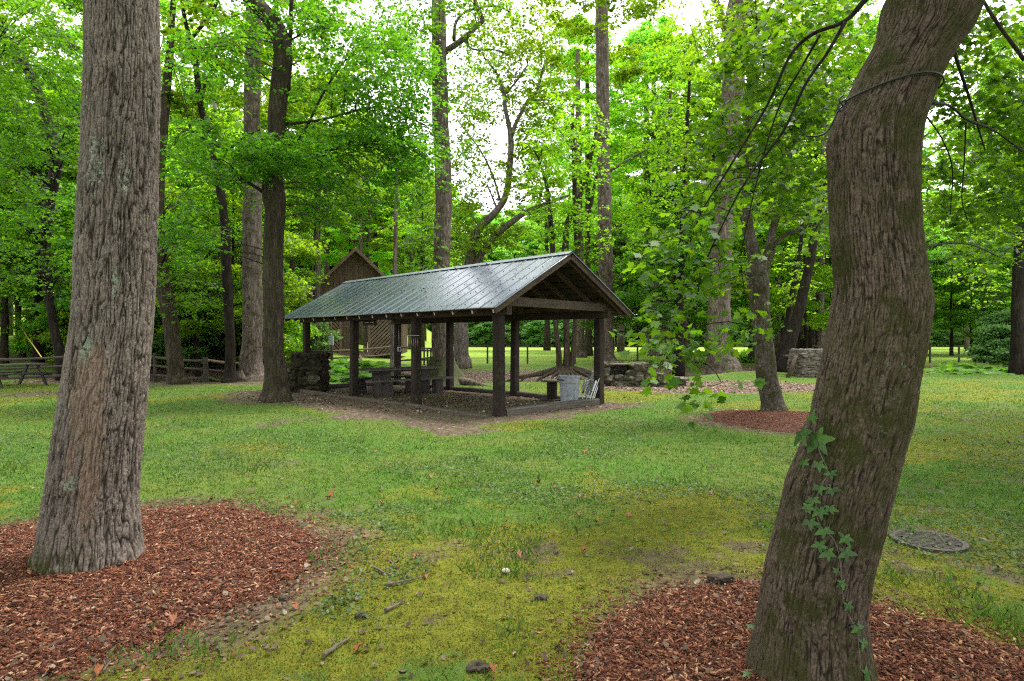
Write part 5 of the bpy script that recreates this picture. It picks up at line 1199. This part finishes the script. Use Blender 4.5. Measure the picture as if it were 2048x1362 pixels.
H_('forked_tree', 'forked lichen covered tree standing in its own ring of red mulch', 12.9, [[(1550, 832, 58), (1545, 800, 46), (1534, 740, 42), (1527, 680, 38), (1520, 610, 38), (1516, 560, 42), (1508, 510, 28), (1494, 450, 24), (1490, 380, 20), (1492, 300, 18), (1500, 180, 14), (1515, 60, 10)], [(1522, 600, 26), (1526, 545, 22), (1536, 505, 18), (1545, 460, 16), (1556, 420, 14), (1566, 370, 10), (1580, 300, 7)]],
   [[(1534, 530, 14), (1558, 480, 11), (1588, 462, 9), (1620, 450, 7), (1652, 425, 5)], [(1496, 470, 8), (1470, 430, 6), (1430, 410, 4)], [(1505, 420, 7), (1485, 330, 5), (1450, 290, 3)]],
   'bark_moss', None, [(1570, 220, 12.5, 120, 110, 150), (1560, 400, 13.4, 60, 50, 30), (1620, 380, 12.8, 70, 70, 60), (1380, 330, 12, 40, 50, 16), (1480, 560, 12.0, 40, 30, 10), (1560, 60, 12.6, 140, 100, 130)], 'leaf_near', .115, 14, .5, MAPLE, 21, twigs=90, flare=.2)
H_('slim_tree', 'dark trunk slanting right beside the stone oven', 27.5, [(1567, 740, 32), (1580, 692, 24), (1598, 620, 23), (1615, 550, 20), (1628, 480, 18), (1642, 420, 16), (1662, 330, 12), (1690, 220, 8)], bark='bark_dark', seed=22, blobs=[(1640, 330, 27, 70, 120, 90), (1600, 560, 28, 50, 70, 40)], leaf='leaf_bright', lsize=.15, spr=.8, twigs=20)
H_('slim_tree', 'thin trunk slanting right behind the forked mossy tree', 29, [(1558, 722, 18), (1572, 660, 14), (1590, 560, 12), (1600, 500, 9), (1606, 420, 7), (1612, 300, 5)], bark='bark_dark', seed=23)
H_('slim_tree', 'straight trunk behind the stone oven beside the crooked trunk', 42, [(1641, 716, 24), (1641, 600, 16), (1645, 400, 13), (1650, 100, 10)], bark='bark_tulip', seed=24, crown=(CAN[0][2], .9, 6.5))
H_('slim_tree', 'dark trunk at the right edge beside the creek ferns', 29, [(2040, 735, 46), (2036, 690, 32), (2036, 600, 28), (2040, 500, 26), (2046, 420, 22), (2052, 250, 18), (2060, 50, 14)], [([(2040, 480, 8), (1980, 440, 5), (1920, 430, 3)], -1)], 'bark_dark', None, [(1990, 420, 28, 100, 80, 150), (1960, 560, 30, 60, 60, 40)], 'leaf_bright', .14, 18, .8, DIA, 25, twigs=40)
H_('slim_tree', 'thin straight trunk between the pavilion posts in front of the barn', 26.5, [(786, 757, 15), (787, 700, 12), (787, 640, 11), (790, 540, 9), (792, 430, 8), (795, 300, 5)], [[(791, 500, 4), (830, 480, 3), (870, 470, 2)]], bark='bark_grey', seed=26, blobs=[(800, 450, 26.5, 50, 50, 25)], leaf='leaf_bright', lsize=.13, spr=.7)
H_('slim_tree', 'pale trunk standing against the left side of the barn', 38, [(632, 712, 24), (633, 680, 16), (634, 480, 14), (636, 330, 12), (640, 150, 9)], bark='bark_grey', seed=27, crown=(UND[2][2], 1.1, 7.5))
H_('slim_tree', 'slim grey trunk seen between bent maple and pavilion end', 36, [(588, 712, 18), (586, 640, 12), (584, 520, 11), (586, 300, 9)], bark='bark_grey', seed=28, crown=(UND[0][2], 1.0, 6))
# leaves of the crooked tree at right: near drooping branches
NB = [(1590, 60, 6.8, 130, 90, 46), (1500, 120, 6.5, 90, 90, 34), (1590, 220, 6.5, 90, 80, 40), (1480, 260, 6.2, 95, 70, 30), (1560, 350, 6.4, 100, 60, 32), (1420, 370, 5.9, 80, 50, 16), (1390, 450, 5.6, 80, 40, 11), (1340, 510, 5.2, 50, 40, 7), (1430, 520, 5.4, 60, 30, 9), (1370, 575, 5.2, 60, 30, 6), (1340, 640, 5.0, 50, 20, 5), (1400, 690, 5.0, 30, 30, 3), (1305, 680, 4.9, 22, 22, 6), (1395, 760, 4.9, 32, 12, 3), (1490, 640, 5.6, 60, 30, 6),
      (1950, 60, 7.5, 130, 90, 60), (2000, 200, 7.5, 110, 80, 50), (1930, 330, 8, 90, 70, 46), (2010, 400, 8, 80, 60, 36), (1900, 430, 8, 60, 40, 18), (1880, 180, 7.6, 40, 60, 16), (1700, 60, 7.2, 70, 60, 14), (1640, 420, 6.8, 30, 60, 8), (2060, 300, 7, 60, 200, 60), (1960, 500, 8.5, 70, 20, 12)]
br = [([(1800, -60, 26), (1735, -5, 18), (1690, 42, 12), (1625, 68, 11), (1580, 112, 8), (1540, 200, 7), (1480, 300, 6), (1440, 365, 5), (1400, 430, 4), (1370, 520, 3), (1350, 600, 3), (1330, 680, 2)], 4.9, .6), ([(1690, 45, 12), (1655, 105, 9), (1610, 170, 8), (1565, 265, 7), (1500, 350, 5), (1450, 440, 4), (1400, 560, 3), (1390, 700, 3), (1392, 760, 2)], 5.0, .4),
      ([(1640, 70, 7), (1600, 140, 6), (1560, 210, 5), (1530, 300, 4), (1500, 420, 3), (1480, 520, 2)], 5.2, .6), ([(1905, 80, 14), (1915, 125, 10), (1940, 200, 8), (1958, 260, 6), (1970, 300, 4)], 3.3, 2), ([(1860, 205, 12), (1900, 212, 8), (1935, 240, 8), (1990, 262, 6), (2060, 315, 5)], 2.9, 1.5), ([(1932, 245, 5), (1928, 330, 4), (1924, 400, 3), (1935, 440, 2)], 3.5, .5), ([(1855, 235, 5), (1885, 280, 4), (1905, 340, 4), (1900, 430, 2)], 3.3, .8), ([(1838, 497, 6), (1900, 486, 5), (1950, 492, 4), (2000, 515, 3)], 3.0, 1.5), ([(2048, 120, 12), (1990, 40, 10), (1960, -10, 9)], 6, .3)]
AP, MBS = [], []
for path, Y, dy in br:
    pts, rad = limb_pts(path, Y, dy); mb = MB(); mb.tube(pts, rad * .8, 8, jit=.1); MBS.append(mb); AP += [(*p_, len(MBS) - 1) for p_ in pts]
APm = np.array(AP); AP = APm[:, :3]; c, o = [], []; r = R(555)
for (bu, bv, by, ru, rv, n) in NB:
    p = r.randn(n, 3); p /= np.linalg.norm(p, axis=1)[:, None]; p *= (r.rand(n) ** .45)[:, None]; q = P(bu, bv, by) + p * np.array([ru / F * by, .5, rv / F * by]); d = r.randn(n, 3) * .5 + np.array([-.5 if bu < 1750 else .4, -.3, 0]); d[:, 2] = -.3 + .2 * r.randn(n); d /= np.linalg.norm(d, axis=1)[:, None]; c.append(q); o.append(d)
c, o = np.concatenate(c), np.concatenate(o)
for i in range(len(c)):
    dd = np.linalg.norm(AP - c[i], axis=1) + .8 * np.maximum(c[i][2] - AP[:, 2], 0); j = int(np.argmin(dd))
    if dd[j] < .8 and i % 3 == 0: K = spline([AP[j], (AP[j] + c[i]) / 2 + np.array([0, 0, .06]), c[i], c[i] + o[i] * .18], 7); MBS[int(APm[j, 3])].tube(K, np.linspace(.006, .002, 7), 5)
for mb in MBS: mb.build('branch', M['bark_dark'], t2, 'world')
V, Fc = leafset(c, o, 16, .50, .087, r, MAPLE, droop=.3, nj=.5, lat0=.08, latr=.34); link('crown', mesh_np('crown', V - np.array(t2.location), Fc), M['leaf_near'], t2)

# ------------------------------------------------------------------ the wood around
r = R(2024)
taken = []
def try_place(u0, u1, y0, y1, n, var, s0, s1, label, group, bad, mind=3.2, zs_=1.0):
    k = 0; tries = 0
    while k < n and tries < n * 60:
        tries += 1; u = u0 + (u1 - u0) * r.rand(); Y = y0 + (y1 - y0) * r.rand(); x = (u - 1024) / F * Y
        if bad(u, Y, x) or any((x - a) ** 2 + (Y - b) ** 2 < mind ** 2 for a, b in taken): continue
        taken.append((x, Y)); s = s0 + (s1 - s0) * r.rand(); inst(var[k % len(var)], x, Y, s, r.rand() * 6.28, label, group, zs_); k += 1
barn_zone = lambda u, Y, x: (560 < u < 870 and Y < 56)
try_place(-350, 900, 36, 74, 29, CAN, .85, 1.1, 'tall leafy forest tree in the wood on the left side', 'tall trees of the left wood', lambda u, Y, x: barn_zone(u, Y, x) or u > 860)
try_place(-300, 600, 27, 48, 17, UND, .8, 1.15, 'small leafy maple under the tall trees of the left wood', 'small maples of the left wood', lambda u, Y, x: barn_zone(u, Y, x) or (-40 < u < 130 and Y < 60))
try_place(600, 900, 56, 90, 12, CAN, .9, 1.1, 'tall leafy tree standing behind the barn', 'tall trees behind the barn', lambda u, Y, x: False)
try_place(1090, 1330, 62, 84, 6, CAN, .95, 1.15, 'tall leafy tree at the far side of the bright lawn', 'tall trees across the bright lawn', lambda u, Y, x: 1110 < u < 1190)
try_place(1330, 1640, 42, 64, 11, CAN, .9, 1.15, 'tall leafy tree shading the far lawn at centre right', 'tall trees on the far lawn', lambda u, Y, x: False, 4.5)
try_place(1200, 1640, 34, 46, 6, UND, .9, 1.3, 'small bright maple among the trunks beyond the fire pit', 'small maples beyond the fire pit', lambda u, Y, x: False)
try_place(1640, 2350, 36, 95, 30, CAN, .85, 1.1, 'tall leafy tree in the wood on the right side', 'tall trees of the right wood', lambda u, Y, x: False, 4.5)
try_place(1660, 2350, 40, 62, 12, UND, .8, 1.2, 'small bright maple under the tall trees at right', 'small maples of the right wood', lambda u, Y, x: 1720 < u < 1990 and Y < 52)
for i in range(76):
    a = i / 75; u = -500 + 3100 * a; Y = 113 + 10 * r.rand() + (0 if i % 2 else 10); x = (u - 1024) / F * Y
    s = .95 + .25 * r.rand()
    if 860 < u < 1090: s *= .82
    inst(FAR[i % 3], x, Y, s, r.rand() * 6.28, 'dense tree of the dark forest edge beyond the far lawn', 'trees of the far forest edge')
for i in range(70):
    k = i / 69; u = -600 + 3300 * k; Y = 134 + 8 * r.rand(); x = (u - 1024) / F * Y
    inst(FAR[(i + 1) % 3], x, Y, 1.1 + .2 * r.rand(), r.rand() * 6.28, 'dense tree of the dark forest edge beyond the far lawn', 'trees of the far forest edge')
for i in range(90):
    u = 560 + 1700 * (i + r.rand()) / 90; Y = 106 + 9 * r.rand(); x = (u - 1024) / F * Y; v_ = SHR[0]
    o = inst(v_, x, Y, 1.0 + .9 * r.rand(), r.rand() * 6, 'dark bush along the foot of the far forest edge', 'bushes of the far forest edge'); o['category'] = 'bush'
for k in range(22):
    u = [330, 480][k % 2] + (-60 + 130 * r.rand()) - (250 if k % 5 == 0 else 0); Y = 28 + 16 * r.rand(); x = (u - 1024) / F * Y
    o = inst(SHR[1], x, Y, .8 + .9 * r.rand(), r.rand() * 6, 'bright leafy young bush in the undergrowth behind the split fence', 'undergrowth bushes behind the split fence'); o['category'] = 'bush'
for (u, Y, s, k, lb) in [(340, 30, 1.3, 0, 'grey green rhododendron bush behind the fence right of the big trunk'), (392, 33, 1.4, 0, 'tall rhododendron bush between the two dark slim trunks'), (425, 37, 1.2, 0, 'rhododendron bush behind the thin pale trunk'), (150, 36, 1.3, 0, 'dark bush behind the leaning trunk at far left'), (1990, 36, .95, 0, 'airy grey green bush by the creek at right edge'), (2030, 40, 1.2, 0, 'dark bush behind the right edge trunk'), (1700, 46, 1.5, 0, 'dark bush hidden behind the crooked trunk by the lawn'), (1650, 48, 1.2, 1, 'leafy bright bush behind the stone oven'), (560, 40, 1.3, 1, 'leafy bush between bent maple and barn'), (610, 38, 1.2, 0, 'dark bush at the left barn corner'), (725, 31, .35, 1, 'small bright sapling on the leaning post by the barn')]:
    x = (u - 1024) / F * Y; o = inst(SHR[k], x, Y, s, u, lb, None); o['category'] = 'bush'

# the same wood goes on beside and behind the camera and shades the place
for i, (x, y, s) in enumerate([(-13, 9, .9), (-16, 2, 1), (-9, -4, .95), (-2.5, -7, 1), (4.5, -6, .9), (10, -3, 1), (12.5, 6, .9), (15, 12, 1), (-18, 14, .9), (-6, -14, 1), (6, -15, 1), (16, -10, 1), (-15, -12, 1), (20, 2, 1), (-24, 6, 1)]):
    inst(CAN[i % 3], x, y, s, i * 1.3, 'tall leafy tree of the wood beside the lawn', 'tall trees around the front lawn')
for root, me, s, loc in ((t1, CAN[0][2], .75, (.35, 0, 2.8)), (t2, CAN[2][2], .6, (2.8, 0, 2.2))):
    cr = link('upper_crown', me, None, root); cr.scale = (s, s, s); cr.location = loc

# ------------------------------------------------------------------ light, sky, camera
w = bpy.data.worlds.new('World'); bpy.context.scene.world = w; w.use_nodes = True; nt = w.node_tree
bgn = nt.nodes['Background']; sk = nt.nodes.new('ShaderNodeTexSky'); sk.sky_type = 'NISHITA'; sk.sun_disc = False
SE, SR = math.radians(66), math.radians(55)
sk.sun_elevation = SE; sk.sun_rotation = SR; sk.dust_density = 3; sk.air_density = 1
# thin bright overcast: the blue of the clear sky veiled by even white cloud
hs = nt.nodes.new('ShaderNodeHueSaturation'); hs.inputs['Saturation'].default_value = .35; nt.links.new(sk.outputs[0], hs.inputs['Color'])
mx = mixc(nt, .55, hs.outputs[0], (14.4, 14.5, 14.6)); nt.links.new(mx, bgn.inputs[0]); bgn.inputs[1].default_value = .15
sun = bpy.data.lights.new('sun', 'SUN'); sun.energy = 2.6; sun.angle = math.radians(15); sun.color = (1, .96, .88)
so = bpy.data.objects.new('sun', sun); C.objects.link(so)
sd = Vector((math.sin(SR) * math.cos(SE), math.cos(SR) * math.cos(SE), math.sin(SE)))
so.rotation_euler = sd.to_track_quat('Z', 'Y').to_euler()
cam = bpy.data.cameras.new('camera'); co = bpy.data.objects.new('camera', cam); C.objects.link(co)
cam.lens = 36 * F / 2048; cam.sensor_width = 36; cam.clip_end = 2000; cam.clip_start = .05
co.location = (0, 0, EYE); co.rotation_euler = (math.radians(90), 0, 0); cam.shift_y = -(681 - V0) / 2048
sc = bpy.context.scene; sc.camera = co
sc.view_settings.view_transform = 'Standard'; sc.view_settings.look = 'None'; sc.view_settings.exposure = 1.1; sc.view_settings.gamma = 1
sc.render.engine = 'CYCLES'; cy = sc.cycles
cy.max_bounces = 7; cy.diffuse_bounces = 4; cy.glossy_bounces = 3; cy.transmission_bounces = 5; cy.transparent_max_bounces = 4
cy.use_adaptive_sampling = True; cy.adaptive_threshold = .02; cy.use_denoising = False; cy.filter_width = 1.2; cy.sample_clamp_indirect = 8
